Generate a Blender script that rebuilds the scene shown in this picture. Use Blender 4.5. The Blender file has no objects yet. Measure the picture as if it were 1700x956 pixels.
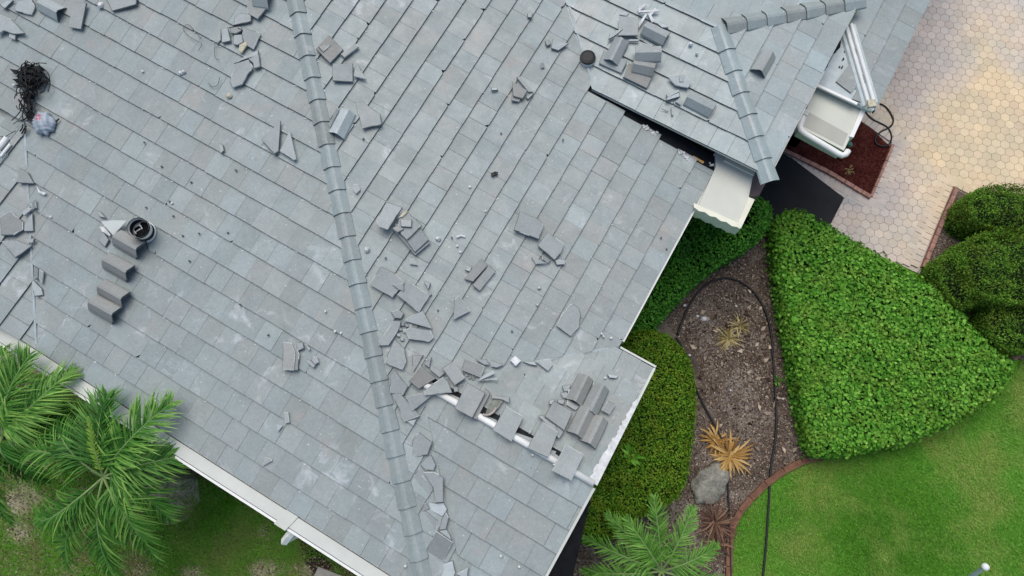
import bpy, bmesh, math, random
import numpy as np
from mathutils import Vector, Matrix
random.seed(7); rng = np.random.default_rng(7)
sc = bpy.context.scene
COL = sc.collection
R = math.radians

# ------------------------------------------------------------ camera
EZ = 2.75                                   # eave height above the ground
FPX = 1129.215
def _rot(a, b, c):
    ca, sa, cb, sb, cc, s_ = math.cos(a), math.sin(a), math.cos(b), math.sin(b), math.cos(c), math.sin(c)
    return (np.array([[ca, -sa, 0], [sa, ca, 0], [0, 0, 1]]) @ np.array([[1, 0, 0], [0, cb, -sb], [0, sb, cb]])
            @ np.array([[cc, -s_, 0], [s_, cc, 0], [0, 0, 1]]))
CM = _rot(0.63007590, 0.24408791, -0.11300896)
CO = np.array([-0.3201802 * 1.12, 2.7136396 * 1.12, 9.059034 * 1.12 + EZ])
cam = bpy.data.cameras.new('camera'); camo = bpy.data.objects.new('camera', cam); COL.objects.link(camo)
m4 = Matrix([[*CM[0], CO[0]], [*CM[1], CO[1]], [*CM[2], CO[2]], [0, 0, 0, 1]])
camo.matrix_world = m4
cam.sensor_width = 36; cam.lens = 36 * FPX / 1700; cam.clip_end = 500; cam.clip_start = .1
sc.camera = camo

# ------------------------------------------------------------ sky, sun, exposure
SUN_AZ = math.atan2(.80, -.60); SUN_EL = R(68)
w = bpy.data.worlds.new('World'); sc.world = w; w.use_nodes = True
nt = w.node_tree; bg = nt.nodes['Background']
sky = nt.nodes.new('ShaderNodeTexSky'); sky.sky_type = 'NISHITA'; sky.sun_disc = False
sky.sun_elevation = SUN_EL; sky.sun_rotation = math.pi / 2 - SUN_AZ
sky.air_density = 1.0; sky.dust_density = 3.0; sky.ozone_density = 1.2
nt.links.new(sky.outputs[0], bg.inputs[0]); bg.inputs[1].default_value = .115
sl = bpy.data.lights.new('sun', 'SUN'); sl.energy = 1.75; sl.angle = R(50); sl.color = (1, .955, .88)
so = bpy.data.objects.new('sun', sl); COL.objects.link(so)
sdir = Vector((math.cos(SUN_AZ) * math.cos(SUN_EL), math.sin(SUN_AZ) * math.cos(SUN_EL), math.sin(SUN_EL)))
so.rotation_euler = sdir.to_track_quat('Z', 'Y').to_euler(); so.location = (0, 0, 30)
sc.view_settings.view_transform = 'Standard'; sc.view_settings.look = 'None'
sc.view_settings.exposure = 0.20; sc.view_settings.gamma = 1

# ------------------------------------------------------------ geometry helpers
class Pl:
    """plane z = a x + b y + c  (c already above the ground)"""
    def __init__(s, a, b, c): s.a, s.b, s.c = a, b, c
    def z(s, x, y): return s.a * x + s.b * y + s.c
    def n(s): return Vector((-s.a, -s.b, 1)).normalized()
def flat(z): return Pl(0, 0, z)
def hit(u, v, pl, up=0.0):
    d = CM @ np.array([(u - 850) / FPX, -(v - 478) / FPX, -1.])
    c = pl.c + up
    t = (pl.a * CO[0] + pl.b * CO[1] + c - CO[2]) / (d[2] - pl.a * d[0] - pl.b * d[1])
    p = CO + t * d
    return Vector((p[0], p[1], p[2]))
def hits(poly, pl, up=0.0): return [hit(u, v, pl, up) for u, v in poly]

def tag(o, label=None, cat=None, group=None, kind=None):
    if label: o['label'] = label
    if cat: o['category'] = cat
    if group: o['group'] = group
    if kind: o['kind'] = kind
    return o
def empty(name, loc, label, cat, group=None):
    o = bpy.data.objects.new(name, None); COL.objects.link(o); o.location = loc; o.empty_display_size = .2
    return tag(o, label, cat, group)
def finish(name, me, mats, parent=None, origin=None):
    for m in (mats if isinstance(mats, (list, tuple)) else [mats]): me.materials.append(m)
    o = bpy.data.objects.new(name, me); COL.objects.link(o)
    if origin is not None:
        me.transform(Matrix.Translation(-Vector(origin))); o.location = origin
    if parent is not None:
        o.parent = parent; o.location = Vector(o.location) - Vector(parent.matrix_basis.translation if parent.parent is None else parent.matrix_basis.translation + parent.parent.matrix_basis.translation)
    return o
class MB:
    def __init__(s): s.v = []; s.f = []; s.mi = []; s.tone = []; s.hue = []
    def face(s, idx, mi=0, tone=.5, hue=.5): s.f.append(idx); s.mi.append(mi); s.tone.append(tone); s.hue.append(hue)
    def prism(s, bot, top, mi=0, side=None, tone=.5, hue=.5, bottom=True):
        n = len(bot); b = len(s.v); s.v += [tuple(p) for p in bot] + [tuple(p) for p in top]
        s.face([b + n + i for i in range(n)], mi, tone, hue)
        if bottom: s.face([b + n - 1 - i for i in range(n)], mi if side is None else side, tone, hue)
        for i in range(n):
            j = (i + 1) % n
            s.face([b + i, b + j, b + n + j, b + n + i], mi if side is None else side, tone, hue)
    def box(s, c, dx, dy, dz, rot=None, mi=0, tone=.5, hue=.5):
        M3 = rot if rot is not None else Matrix.Identity(3)
        P = [Vector((sx * dx / 2, sy * dy / 2, sz * dz / 2)) for sz in (-1, 1) for sx, sy in ((-1, -1), (1, -1), (1, 1), (-1, 1))]
        P = [M3 @ p + Vector(c) for p in P]
        s.prism(P[:4], P[4:], mi, tone=tone, hue=hue)
    def tube(s, pts, rad, n=8, mi=0, tone=.5, hue=.5, cap=True):
        rr = rad if isinstance(rad, (list, tuple)) else [rad] * len(pts)
        rings = []; up = Vector((0, 0, 1))
        for i, p in enumerate(pts):
            p = Vector(p); a = Vector(pts[max(i - 1, 0)]); c = Vector(pts[min(i + 1, len(pts) - 1)])
            t = (c - a).normalized()
            x = t.cross(up)
            if x.length < .05: x = t.cross(Vector((1, 0, 0)))
            x.normalize(); y = x.cross(t)
            b = len(s.v)
            for k in range(n):
                an = 2 * math.pi * k / n
                s.v.append(tuple(p + (x * math.cos(an) + y * math.sin(an)) * rr[i]))
            rings.append(b)
        for a, c in zip(rings, rings[1:]):
            for k in range(n): s.face([a + k, a + (k + 1) % n, c + (k + 1) % n, c + k], mi, tone, hue)
        if cap:
            s.face([rings[0] + k for k in range(n)][::-1], mi, tone, hue); s.face([rings[-1] + k for k in range(n)], mi, tone, hue)
    def build(s, name, mats, parent=None, origin=None, smooth=False, fix=True):
        me = bpy.data.meshes.new(name); me.from_pydata(s.v, [], s.f)
        me.polygons.foreach_set('material_index', s.mi)
        a = me.attributes.new('tone', 'FLOAT', 'FACE'); a.data.foreach_set('value', s.tone)
        a = me.attributes.new('hue', 'FLOAT', 'FACE'); a.data.foreach_set('value', s.hue)
        if fix:
            bm = bmesh.new(); bm.from_mesh(me); bmesh.ops.recalc_face_normals(bm, faces=bm.faces); bm.to_mesh(me); bm.free()
        if smooth: me.polygons.foreach_set('use_smooth', [True] * len(me.polygons))
        me.update()
        return finish(name, me, mats, parent, origin)
def quads_mesh(name, V, F, tone, mats, parent=None, origin=None, hue=None):
    """fast mesh from numpy: V (n,3), F (m,k) equal-sized faces, one tone value per face"""
    me = bpy.data.meshes.new(name); m, k = F.shape
    me.vertices.add(len(V)); me.vertices.foreach_set('co', V.astype(np.float32).ravel())
    me.loops.add(m * k); me.loops.foreach_set('vertex_index', F.astype(np.int32).ravel())
    me.polygons.add(m); me.polygons.foreach_set('loop_start', np.arange(0, m * k, k, dtype=np.int32))
    me.update(calc_edges=True); me.validate()
    a = me.attributes.new('tone', 'FLOAT', 'FACE'); a.data.foreach_set('value', tone.astype(np.float32))
    a = me.attributes.new('hue', 'FLOAT', 'FACE'); a.data.foreach_set('value', (tone * 0 + .5 if hue is None else hue).astype(np.float32))
    return finish(name, me, mats, parent, origin)
def clip(poly, A, B, C):            # keep A x + B y <= C
    out = []
    for i in range(len(poly)):
        p, q = poly[i], poly[(i + 1) % len(poly)]
        dp = A * p[0] + B * p[1] - C; dq = A * q[0] + B * q[1] - C
        if dp <= 0: out.append(p)
        if (dp < 0 < dq) or (dq < 0 < dp):
            t = dp / (dp - dq); out.append((p[0] + (q[0] - p[0]) * t, p[1] + (q[1] - p[1]) * t))
    return out
def area(p): return .5 * sum(p[i][0] * p[(i + 1) % len(p)][1] - p[(i + 1) % len(p)][0] * p[i][1] for i in range(len(p)))
def inside(P, poly):                # numpy point in polygon
    x, y = P[:, 0], P[:, 1]; c = np.zeros(len(P), bool); n = len(poly)
    for i in range(n):
        x1, y1 = poly[i][:2]; x2, y2 = poly[(i + 1) % n][:2]
        k = ((y1 > y) != (y2 > y)) & (x < (x2 - x1) * (y - y1) / (y2 - y1 + 1e-12) + x1)
        c ^= k
    return c
def edge_dist(P, poly):
    d = np.full(len(P), 1e9); n = len(poly)
    for i in range(n):
        a = np.array(poly[i][:2]); b = np.array(poly[(i + 1) % n][:2]); ab = b - a
        t = np.clip(((P - a) @ ab) / (ab @ ab + 1e-12), 0, 1)
        d = np.minimum(d, np.linalg.norm(P - a - t[:, None] * ab, axis=1))
    return d
def smooth_poly(poly, it=2):
    p = [Vector(q) for q in poly]
    for _ in range(it):
        o = []
        for i in range(len(p)):
            a, b = p[i], p[(i + 1) % len(p)]; o += [a * .75 + b * .25, a * .25 + b * .75]
        p = o
    return p
def rough_poly(poly, amp, step):
    out = []; n = len(poly)
    for i in range(n):
        a, b = poly[i], poly[(i + 1) % n]; L = (b - a).length; k = max(1, int(L / step))
        nrm = Vector((-(b - a).y, (b - a).x, 0)).normalized()
        for j in range(k):
            q = a.lerp(b, j / k)
            if j: q = q + nrm * random.uniform(-amp, amp)
            out.append(q)
    return out

# ------------------------------------------------------------ materials
def mat(name, rough=.8, spec=.3):
    m = bpy.data.materials.new(name); m.use_nodes = True; n = m.node_tree.nodes; b = n['Principled BSDF']
    b.inputs['Roughness'].default_value = rough
    b.inputs['Specular IOR Level'].default_value = spec
    return m, m.node_tree, b
def nd(t, typ, **k):
    n = t.nodes.new(typ)
    for a, v in k.items(): setattr(n, a, v)
    return n
def noise(t, scale, detail=4, rough=.55, coord='Object', dist=0):
    tc = nd(t, 'ShaderNodeTexCoord'); n = nd(t, 'ShaderNodeTexNoise'); n.inputs['Scale'].default_value = scale
    n.inputs['Detail'].default_value = detail; n.inputs['Roughness'].default_value = rough; n.inputs['Distortion'].default_value = dist
    if coord == 'World':
        g = nd(t, 'ShaderNodeNewGeometry'); t.links.new(g.outputs['Position'], n.inputs['Vector'])
    else: t.links.new(tc.outputs[coord], n.inputs['Vector'])
    return n.outputs['Fac']
def ramp(t, fac, stops):
    r = nd(t, 'ShaderNodeValToRGB'); e = r.color_ramp.elements
    while len(e) < len(stops): e.new(.5)
    for i, (p, c) in enumerate(stops): e[i].position = p; e[i].color = (*c, 1) if len(c) == 3 else c
    t.links.new(fac, r.inputs[0]); return r.outputs[0]
def mix(t, fac, a, b, mode='MIX'):
    m = nd(t, 'ShaderNodeMix', data_type='RGBA', blend_type=mode)
    for i, v in ((0, fac), (6, a), (7, b)):
        if isinstance(v, (int, float)): m.inputs[i].default_value = v
        elif isinstance(v, tuple): m.inputs[i].default_value = (*v, 1)
        else: t.links.new(v, m.inputs[i])
    return m.outputs[2]
def attr(t, name):
    a = nd(t, 'ShaderNodeAttribute'); a.attribute_name = name; return a.outputs['Fac']
def bump(t, b, fac, strength, dist=.01):
    n = nd(t, 'ShaderNodeBump'); n.inputs['Strength'].default_value = strength; n.inputs['Distance'].default_value = dist
    t.links.new(fac, n.inputs['Height']); t.links.new(n.outputs[0], b.inputs['Normal'])
def simple(name, col, rough=.7, var=.15, scale=6, spec=.3, bmp=0, bscale=60):
    m, t, b = mat(name, rough, spec)
    lo = tuple(c * (1 - var) for c in col); hi = tuple(min(1, c * (1 + var)) for c in col)
    c = ramp(t, noise(t, scale, coord='World'), [(.3, lo), (.7, hi)])
    t.links.new(c, b.inputs['Base Color'])
    if bmp: bump(t, b, noise(t, bscale, coord='World'), bmp)
    return m

def tile_material(name, a, b2, rough=.5, stain=True):
    m, t, b = mat(name, rough, .45)
    base = ramp(t, attr(t, 'tone'), [(0, a[0]), (.5, a[1]), (1, a[2])])
    warm = ramp(t, attr(t, 'tone'), [(0, b2[0]), (.5, b2[1]), (1, b2[2])])
    c = mix(t, attr(t, 'hue'), base, warm)
    fine = ramp(t, noise(t, 30, 6, .7, 'World'), [(.25, (.86, .86, .86)), (.75, (1.1, 1.1, 1.1))])
    c = mix(t, 1., c, fine, 'MULTIPLY')
    mid = ramp(t, noise(t, 2.2, 4, .6, 'World'), [(.3, (.92, .925, .92)), (.7, (1.06, 1.06, 1.065))])
    c = mix(t, 1., c, mid, 'MULTIPLY')
    mid2 = ramp(t, noise(t, 8., 3, .6, 'World', 1.2), [(.35, (.95, .95, .95)), (.7, (1.05, 1.05, 1.05))])
    c = mix(t, 1., c, mid2, 'MULTIPLY')
    if stain:
        # chalky scuffs from broken concrete, a few rusty blushes, small pale specks
        s1 = ramp(t, noise(t, 3.1, 5, .62, 'World', .8), [(.565, (0, 0, 0)), (.68, (.75, .75, .75))])
        s1b = ramp(t, noise(t, 1.1, 3, .5, 'World'), [(.50, (0, 0, 0)), (.62, (1, 1, 1))])
        k = mix(t, 1., s1, s1b, 'MULTIPLY')
        c = mix(t, k, c, (.5, .54, .55))
        sp = ramp(t, noise(t, 26, 2, .5, 'World'), [(.715, (0, 0, 0)), (.74, (.85, .85, .85))])
        c = mix(t, sp, c, (.58, .61, .62))
        ru = ramp(t, noise(t, 1.9, 3, .6, 'World', .5), [(.6, (0, 0, 0)), (.72, (.22, .22, .22))])
        c = mix(t, ru, c, (.42, .33, .29))
        dk = ramp(t, noise(t, 17, 2, .5, 'World', .3), [(.755, (0, 0, 0)), (.78, (.5, .5, .5))])
        c = mix(t, dk, c, (.1, .11, .11))
    t.links.new(c, b.inputs['Base Color'])
    r = ramp(t, noise(t, 5, 4, .6, 'World'), [(.3, (rough - .1,) * 3), (.7, (rough + .14,) * 3)])
    t.links.new(r, b.inputs['Roughness'])
    bump(t, b, noise(t, 90, 5, .7, 'World'), .25, .004)
    return m
COOL = ((.250, .300, .302), (.284, .340, .341), (.320, .382, .383)); WARM = ((.262, .292, .284), (.290, .318, .307), (.322, .350, .337))
M_TILE = tile_material('slate_grey_tile', COOL, WARM)
M_TILEW = tile_material('pale_grey_tile', ((.285, .352, .357), (.32, .392, .397), (.365, .438, .443)), ((.28, .32, .318), (.31, .35, .345), (.345, .385, .38)), .36)  # paler, smoother tile mix for the upper wing
M_EDGE = simple('tile_edge', (.15, .17, .178), .9, .25, 20)  # darker than the faces: course-line shade put into the edge colour
M_BREAK = simple('broken_tile_edge', (.50, .53, .52), .9, .35, 40)
M_PIECE = tile_material('loose_tile', ((.20, .235, .24), (.30, .345, .35), (.46, .52, .53)), ((.20, .205, .195), (.285, .29, .275), (.40, .405, .38)), .6, False)
M_FELT = simple('black_underlayment', (.012, .014, .017), .85, .3, 10)
M_PALEFELT = simple('pale_underlayment', (.48, .55, .56), .6, .12, 7, bmp=.3)
M_WHITE = simple('white_paint', (.78, .79, .77), .45, .05, 5)
M_GUTTER = simple('gutter_enamel', (.56, .585, .54), .45, .07, 3)
M_CREAM = simple('cream_stucco', (.58, .60, .53), .85, .05, 2.5, bmp=.2, bscale=40)
M_CREAMTRIM = simple('cream_trim', (.74, .74, .61), .7, .07, 5)
M_BROWN = simple('brown_stucco', (.17, .13, .125), .85, .12, 6)
M_MORTAR = simple('white_mortar', (.62, .64, .64), .95, .2, 12, bmp=.5)
M_CHIPY = simple('yellowish_chip', (.5, .47, .36), .95, .25, 30)
M_BLACK = simple('black_plastic', (.012, .012, .013), .5, .2, 10)
M_HOSE = simple('black_hose', (.014, .016, .018), .45, .2, 8)
M_WIRE = simple('rusty_wire', (.09, .09, .085), .6, .3, 20)
M_WOOD = simple('yellow_wood', (.58, .36, .12), .7, .2, 20)

# ------------------------------------------------------------ ground
SL = Pl(0, .157, EZ); SR = Pl(-.164, 0, EZ)
G0 = flat(0)
def ground_poly(name, px, mt, up, thick=None, **k):
    P = [hit(u, v, G0, up) for u, v in px]
    mb = MB()
    if thick: mb.prism([(p.x, p.y, up - thick) for p in P], [(p.x, p.y, up) for p in P])
    else:
        mb.v = [tuple(p) for p in P]; mb.face(list(range(len(P))))
    o = mb.build(name, mt); tag(o, kind='structure', **k); return o, P

def soil_material(name, a, b_, c_, sc1=3, sc2=40):
    m, t, b = mat(name, .95, .15)
    c = ramp(t, noise(t, sc1, 5, .6, 'World', .6), [(.3, a), (.5, b_), (.72, c_)])
    f = ramp(t, noise(t, sc2, 5, .75, 'World'), [(.3, (.6, .6, .6)), (.7, (1.4, 1.4, 1.4))])
    c = mix(t, 1., c, f, 'MULTIPLY'); t.links.new(c, b.inputs['Base Color'])
    bump(t, b, noise(t, 45, 5, .7, 'World'), .8, .03); return m
M_SOIL = soil_material('garden_soil', (.035, .028, .022), (.075, .06, .048), (.12, .10, .08))
M_LAWNSOIL = soil_material('lawn_floor', (.08, .24, .02), (.13, .36, .035), (.20, .42, .06), 1.5, 30)
M_PATCHY = soil_material('patchy_ground', (.15, .22, .07), (.28, .27, .16), (.46, .41, .34), 1.1, 30)
M_MULCH = soil_material('mulch_bed', (.07, .055, .045), (.15, .12, .10), (.30, .27, .24), 1.3, 40)
M_REDMULCH = soil_material('red_mulch', (.05, .012, .01), (.085, .022, .018), (.13, .045, .035), 4, 60)

mb = MB(); S_ = 150
mb.v = [(-S_, -S_, -.004), (S_, -S_, -.004), (S_, S_, -.004), (-S_, S_, -.004)]; mb.face([0, 1, 2, 3])
tag(mb.build('ground', M_LAWNSOIL), kind='structure')

# planting beds (sheets a few mm above the ground)
ground_poly('mulch_bed', [(1040, 380), (1290, 340), (1330, 420), (1400, 600), (1420, 745), (1365, 757), (1300, 783), (1246, 827), (1216, 870), (1205, 980), (860, 990), (860, 560)], M_MULCH, .006)
ground_poly('red_mulch_bed', [(1240, 190), (1380, 150), (1478, 243), (1442, 333), (1300, 256), (1240, 228)], M_REDMULCH, .030)
ground_poly('brown_mulch_bed', [(1583, 312), (1625, 333), (1760, 400), (1790, 640), (1680, 590), (1528, 447)], M_MULCH, .030)
ground_poly('side_yard', [(-260, 420), (0, 470), (300, 560), (760, 900), (740, 1090), (-260, 1090)], M_PATCHY, .006)

# hexagonal pavers: every paver a low prism over a dark joint sheet
m, t, b = mat('paver', .85, .25)
_c = hit(1660, 240, G0)
gp_ = nd(t, 'ShaderNodeNewGeometry'); vd = nd(t, 'ShaderNodeVectorMath', operation='DISTANCE'); vd.inputs[1].default_value = (_c.x, _c.y, .04)
t.links.new(gp_.outputs['Position'], vd.inputs[0]); mr = nd(t, 'ShaderNodeMapRange'); mr.inputs[1].default_value = .3; mr.inputs[2].default_value = 4.2; mr.inputs[3].default_value = .42; mr.inputs[4].default_value = -.14
t.links.new(vd.outputs['Value'], mr.inputs[0]); ad = nd(t, 'ShaderNodeMath', operation='ADD')
t.links.new(noise(t, .55, 3, .55, 'World', .5), ad.inputs[0]); t.links.new(mr.outputs[0], ad.inputs[1]); big = ad.outputs[0]
ca = ramp(t, big, [(.30, (.46, .445, .425)), (.47, (.53, .485, .45)), (.62, (.62, .55, .45)), (.80, (.68, .57, .39))])
cb_ = ramp(t, noise(t, 1.3, 3, .6, 'World'), [(.35, (.90, .93, .95)), (.65, (1.08, 1.03, 1.0))])
c = mix(t, 1., ca, cb_, 'MULTIPLY')
c = mix(t, 1., c, ramp(t, attr(t, 'tone'), [(0, (.92, .92, .92)), (1, (1.08, 1.07, 1.06))]), 'MULTIPLY')
c = mix(t, ramp(t, attr(t, 'hue'), [(.6, (0, 0, 0)), (1, (.25, .25, .25))]), c, (.50, .36, .30))
c = mix(t, 1., c, ramp(t, noise(t, 50, 4, .7, 'World'), [(.3, (.88, .88, .88)), (.7, (1.1, 1.1, 1.1))]), 'MULTIPLY')
t.links.new(c, b.inputs['Base Color']); bump(t, b, noise(t, 70, 4, .7, 'World'), .3, .005)
M_PAVER = m
M_JOINT = simple('paver_joint', (.48, .435, .38), .95, .15, 20)
M_BRICK = simple('pink_brick', (.34, .19, .155), .9, .3, 12, bmp=.4)
drive_px = [(1560, -260), (1950, -200), (2050, 800), (1640, 500), (1560, 470), (1300, 350), (1245, 260), (1330, 160), (1400, 60)]
drv, dP = ground_poly('driveway', drive_px, M_JOINT, .016)
dpoly = [(p.x, p.y) for p in dP]
border_in = [hit(u, v, G0) for u, v in ((1493, 222), (1452, 342), (1290, 246))]
bed2_in = [hit(u, v, G0) for u, v in ((1505, 440), (1570, 292), (1650, 330))]
holes = [[hit(u, v, G0) for u, v in q] for q in (
    [(1235, 180), (1380, 130), (1499, 232), (1456, 348), (1300, 268), (1235, 240)],
    [(1567, 296), (1640, 322), (1770, 390), (1800, 650), (1680, 600), (1500, 440)])]
s_ = .102; ang0 = .35
mb = MB(); cs, sn = math.cos(ang0), math.sin(ang0)
xs = np.array([p[0] for p in dpoly]); ys = np.array([p[1] for p in dpoly]); cx0, cy0 = xs.mean(), ys.mean()
cand = []
for i in range(-70, 70):
    for j in range(-70, 70):
        x = s_ * math.sqrt(3) * (i + .5 * (j & 1)); y = s_ * 1.5 * j
        cand.append((cx0 + x * cs - y * sn, cy0 + x * sn + y * cs))
cand = np.array(cand); ok = inside(cand, dpoly)
for h in holes: ok &= ~inside(cand, h)
for x, y in cand[ok]:
    tn, hu = random.random(), random.random() ** 1.5
    z = .044 + random.uniform(-.0015, .0015); r0 = s_ * .982
    bot = []; top = []
    for k in range(6):
        a = ang0 + math.pi / 6 + k * math.pi / 3
        bot.append((x + r0 * math.cos(a), y + r0 * math.sin(a), .012)); top.append((x + r0 * .985 * math.cos(a), y + r0 * .985 * math.sin(a), z))
    mb.prism(bot, top, tone=tn, hue=hu, bottom=False)
# rectangular border pavers along the beds
def brick_row(mb, a, b, w, ln, z0, z1, off=0., gap=.01):
    a = Vector((a[0], a[1], 0)); b = Vector((b[0], b[1], 0)); d = (b - a); L = d.length; d.normalize(); nrm = Vector((-d.y, d.x, 0))
    n = max(1, int(L / (ln + gap))); step = L / n
    for i in range(n):
        c = a + d * (step * (i + .5)) + nrm * off
        h = (step - gap) / 2; hw = w / 2
        q = [c - d * h - nrm * hw, c + d * h - nrm * hw, c + d * h + nrm * hw, c - d * h + nrm * hw]
        zz = z1 + random.uniform(-.003, .003)
        mb.prism([(p.x, p.y, z0) for p in q], [(p.x * .5 + p.x * .5, p.y, zz) for p in q], tone=random.random(), hue=random.random() ** 1.5, bottom=False)
g = lambda u, v: hit(u, v, G0)
e1 = [g(1378, 160), g(1488, 236), g(1449, 340), g(1292, 259)]
for a, b in ((e1[0], e1[1]), (e1[1], e1[2]), (e1[2], e1[3])):
    brick_row(mb, a, b, .19, .11, .012, .05, off=.0)
e2 = [g(1514, 442), g(1575, 300), g(1632, 327)]
for a, b in ((e2[0], e2[1]), (e2[1], e2[2])):
    brick_row(mb, a, b, .19, .11, .012, .05, off=.0); 
for a, b in (((1380, 130), (1499, 232)), ((1499, 232), (1456, 348)), ((1456, 348), (1300, 268)), ((1500, 440), (1567, 296)), ((1567, 296), (1640, 322))):
    brick_row(mb, g(*a), g(*b), .20, .11, .012, .048)
pv = mb.build('driveway_pavers', M_PAVER, fix=False); tag(pv, kind='structure')

def edging(name, pts, label, w=.075, ln=.16, h=.11, group=None, mt=None):
    mb = MB()
    for a, b in zip(pts, pts[1:]): brick_row(mb, a, b, w, ln, 0, h)
    o = mb.build(name, mt or M_BRICK, origin=(pts[0].x, pts[0].y, 0)); tag(o, label, 'edging', group); return o
edging('brick_edging', [g(1296, 251), g(1372, 288), g(1442, 330)], 'row of pink bricks edging the red mulch bed beside the black mat')
edging('brick_edging', [g(1443, 328), g(1462, 284), g(1479, 243)], 'short pink brick row edging the red mulch bed on its driveway side', w=.05)
edging('brick_edging', [g(1529, 446), g(1556, 380), g(1584, 314)], 'rusty brick row along the brown mulch bed between driveway and rounded bushes', w=.07)
edging('brick_edging', [g(1368, 757), g(1330, 766), g(1300, 781), g(1270, 803), g(1246, 827), g(1228, 848), g(1215, 872), g(1210, 900), g(1208, 980)],
       'curved brown brick edging between the lawn and the mulch bed', w=.11, ln=.3, h=.07, mt=simple('brown_brick', (.17, .085, .055), .9, .3, 9, bmp=.4))
edging('brick_edging', [g(1678, 596), g(1692, 584), g(1712, 572)], 'stub of red brick edging behind the tip of the green ground cover', w=.1, ln=.25, h=.08)

# black mat
P = [hit(u, v, G0, .07) for u, v in ((1262, 232), (1315, 262), (1402, 328), (1376, 378), (1300, 400), (1262, 385), (1235, 300))]
mb = MB(); mb.prism([(p.x, p.y, .045) for p in P], [(p.x, p.y, .06) for p in P])
tag(mb.build('entry_mat', simple('black_rubber', (.011, .012, .015), .75, .35, 3), origin=P[3]), 'flat black mat laid on the entry walk beside the driveway pavers', 'mat')

# ------------------------------------------------------------ house
house = empty('house', (-4, 4, 0), 'low house under a grey concrete tile hip roof with missing and broken tiles', 'house')
tW, tL, tR, tS, tN = .204, .157, .164, .152, .188
hipx = lambda y: -y * tL / tR
P_L = SL; P_R = SR
P_W = Pl(-tW, 0, EZ + .114 - tW * 7.65)
P_BS = Pl(0, tS, EZ + .366 - tS * 3.14)
P_BN = Pl(0, -tN, EZ + .366 + tN * 3.14)
xU, yU, zU, tU = .75, 8.44, EZ + .38, .164
P_US = Pl(0, tU, zU - tU * yU); P_UE = Pl(-tU, 0, zU + tU * xU); apex = (xU - 1.76, yU + 1.76)
P_UN = Pl(0, -tU, P_US.z(0, apex[1]) + tU * apex[1])
P_TE = Pl(-.164, 0, EZ + .164 * 1.80); P_TS = Pl(0, .164, EZ - .164 * 10.5)
EAVE_L = .69

def tile_slope(name, poly, pl, ew, k0, e, w, rowdir, mt=None, j0=0.0, ragged=None, seed=1):
    """tile courses clipped to poly. ew: the plan unit vector uphill; rowdir: unit vector along the course"""
    rr = random.Random(seed); mb = MB()
    if area(poly) < 0: poly = poly[::-1]
    U = [p[0] * ew[0] + p[1] * ew[1] for p in poly]; V = [p[0] * rowdir[0] + p[1] * rowdir[1] for p in poly]
    ka = int(math.floor((min(U) - k0) / e)) - 1; kb = int(math.ceil((max(U) - k0) / e)) + 1
    T = .030; n = pl.n(); f_butt = .034
    for k in range(ka, kb):
        u0 = k0 + k * e; u1 = u0 + e + .006
        off = j0 + (.5 if k % 2 else 0) * w + rr.uniform(-.035, .035)
        ja = int(math.floor((min(V) - off) / w)) - 1; jb = int(math.ceil((max(V) - off) / w)) + 1
        tone_prev = .5
        lim = None if ragged is None else ragged(k, rr)
        for j in range(ja, jb):
            g0 = rr.choice((.0006, .0009, .0012, .0016, .0028))
            v0 = off + j * w + g0; v1 = off + (j + 1) * w - g0
            if rr.random() < .10: v1 += g0 * 2 - .0004          # butted tightly
            q = clip(poly, -ew[0], -ew[1], -u0); q = clip(q, ew[0], ew[1], u1) if q else q
            q = clip(q, -rowdir[0], -rowdir[1], -v0) if q else q; q = clip(q, rowdir[0], rowdir[1], v1) if q else q
            if q and lim is not None: q = clip(q, rowdir[0], rowdir[1], lim)
            if len(q) > 2 and rr.random() < .09:           # a knocked-off corner at the butt end
                sg = rr.choice((-1, 1)); vc = v0 if sg > 0 else v1; cut = rr.uniform(.012, .05); sl_ = rr.uniform(.6, 1.7)
                A_ = -(sg * rowdir[0] + sl_ * ew[0]); B_ = -(sg * rowdir[1] + sl_ * ew[1])
                q = clip(q, A_, B_, -(sg * vc + sl_ * u0 + cut))
            if len(q) < 3 or abs(area(q)) < .0004: continue
            tone_prev = min(1, max(0, rr.gauss(.5, .23))); hue = min(1, max(0, rr.gauss(.45, .3)))
            dz = rr.uniform(-.002, .002); tilt = rr.uniform(-.004, .004); slip = rr.uniform(-.004, .004)
            top = []; bot = []
            for x, y in q:
                f = (x * ew[0] + y * ew[1] - u0) / e; h = (x * rowdir[0] + y * rowdir[1] - v0) / w - .5
                z = pl.z(x, y) + f_butt * (1 - f) + .004 * f + dz * (1 - f) + tilt * h
                if f < .02: x -= ew[0] * slip; y -= ew[1] * slip
                top.append((x, y, z)); bot.append((x, y, z - T * (1 - f * .85)))
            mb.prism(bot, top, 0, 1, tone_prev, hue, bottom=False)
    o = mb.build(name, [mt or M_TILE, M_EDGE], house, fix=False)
    # deck below
    d = MB(); d.prism([(x, y, pl.z(x, y) - (.035 if mt else .06)) for x, y in poly], [(x, y, pl.z(x, y) - .022) for x, y in poly])
    dk = d.build('roof_deck', M_FELT, o)
    return o

B_px = -2.232  # ridge start of the bump
yR = 9.0; xRt = hipx(yR)
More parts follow.
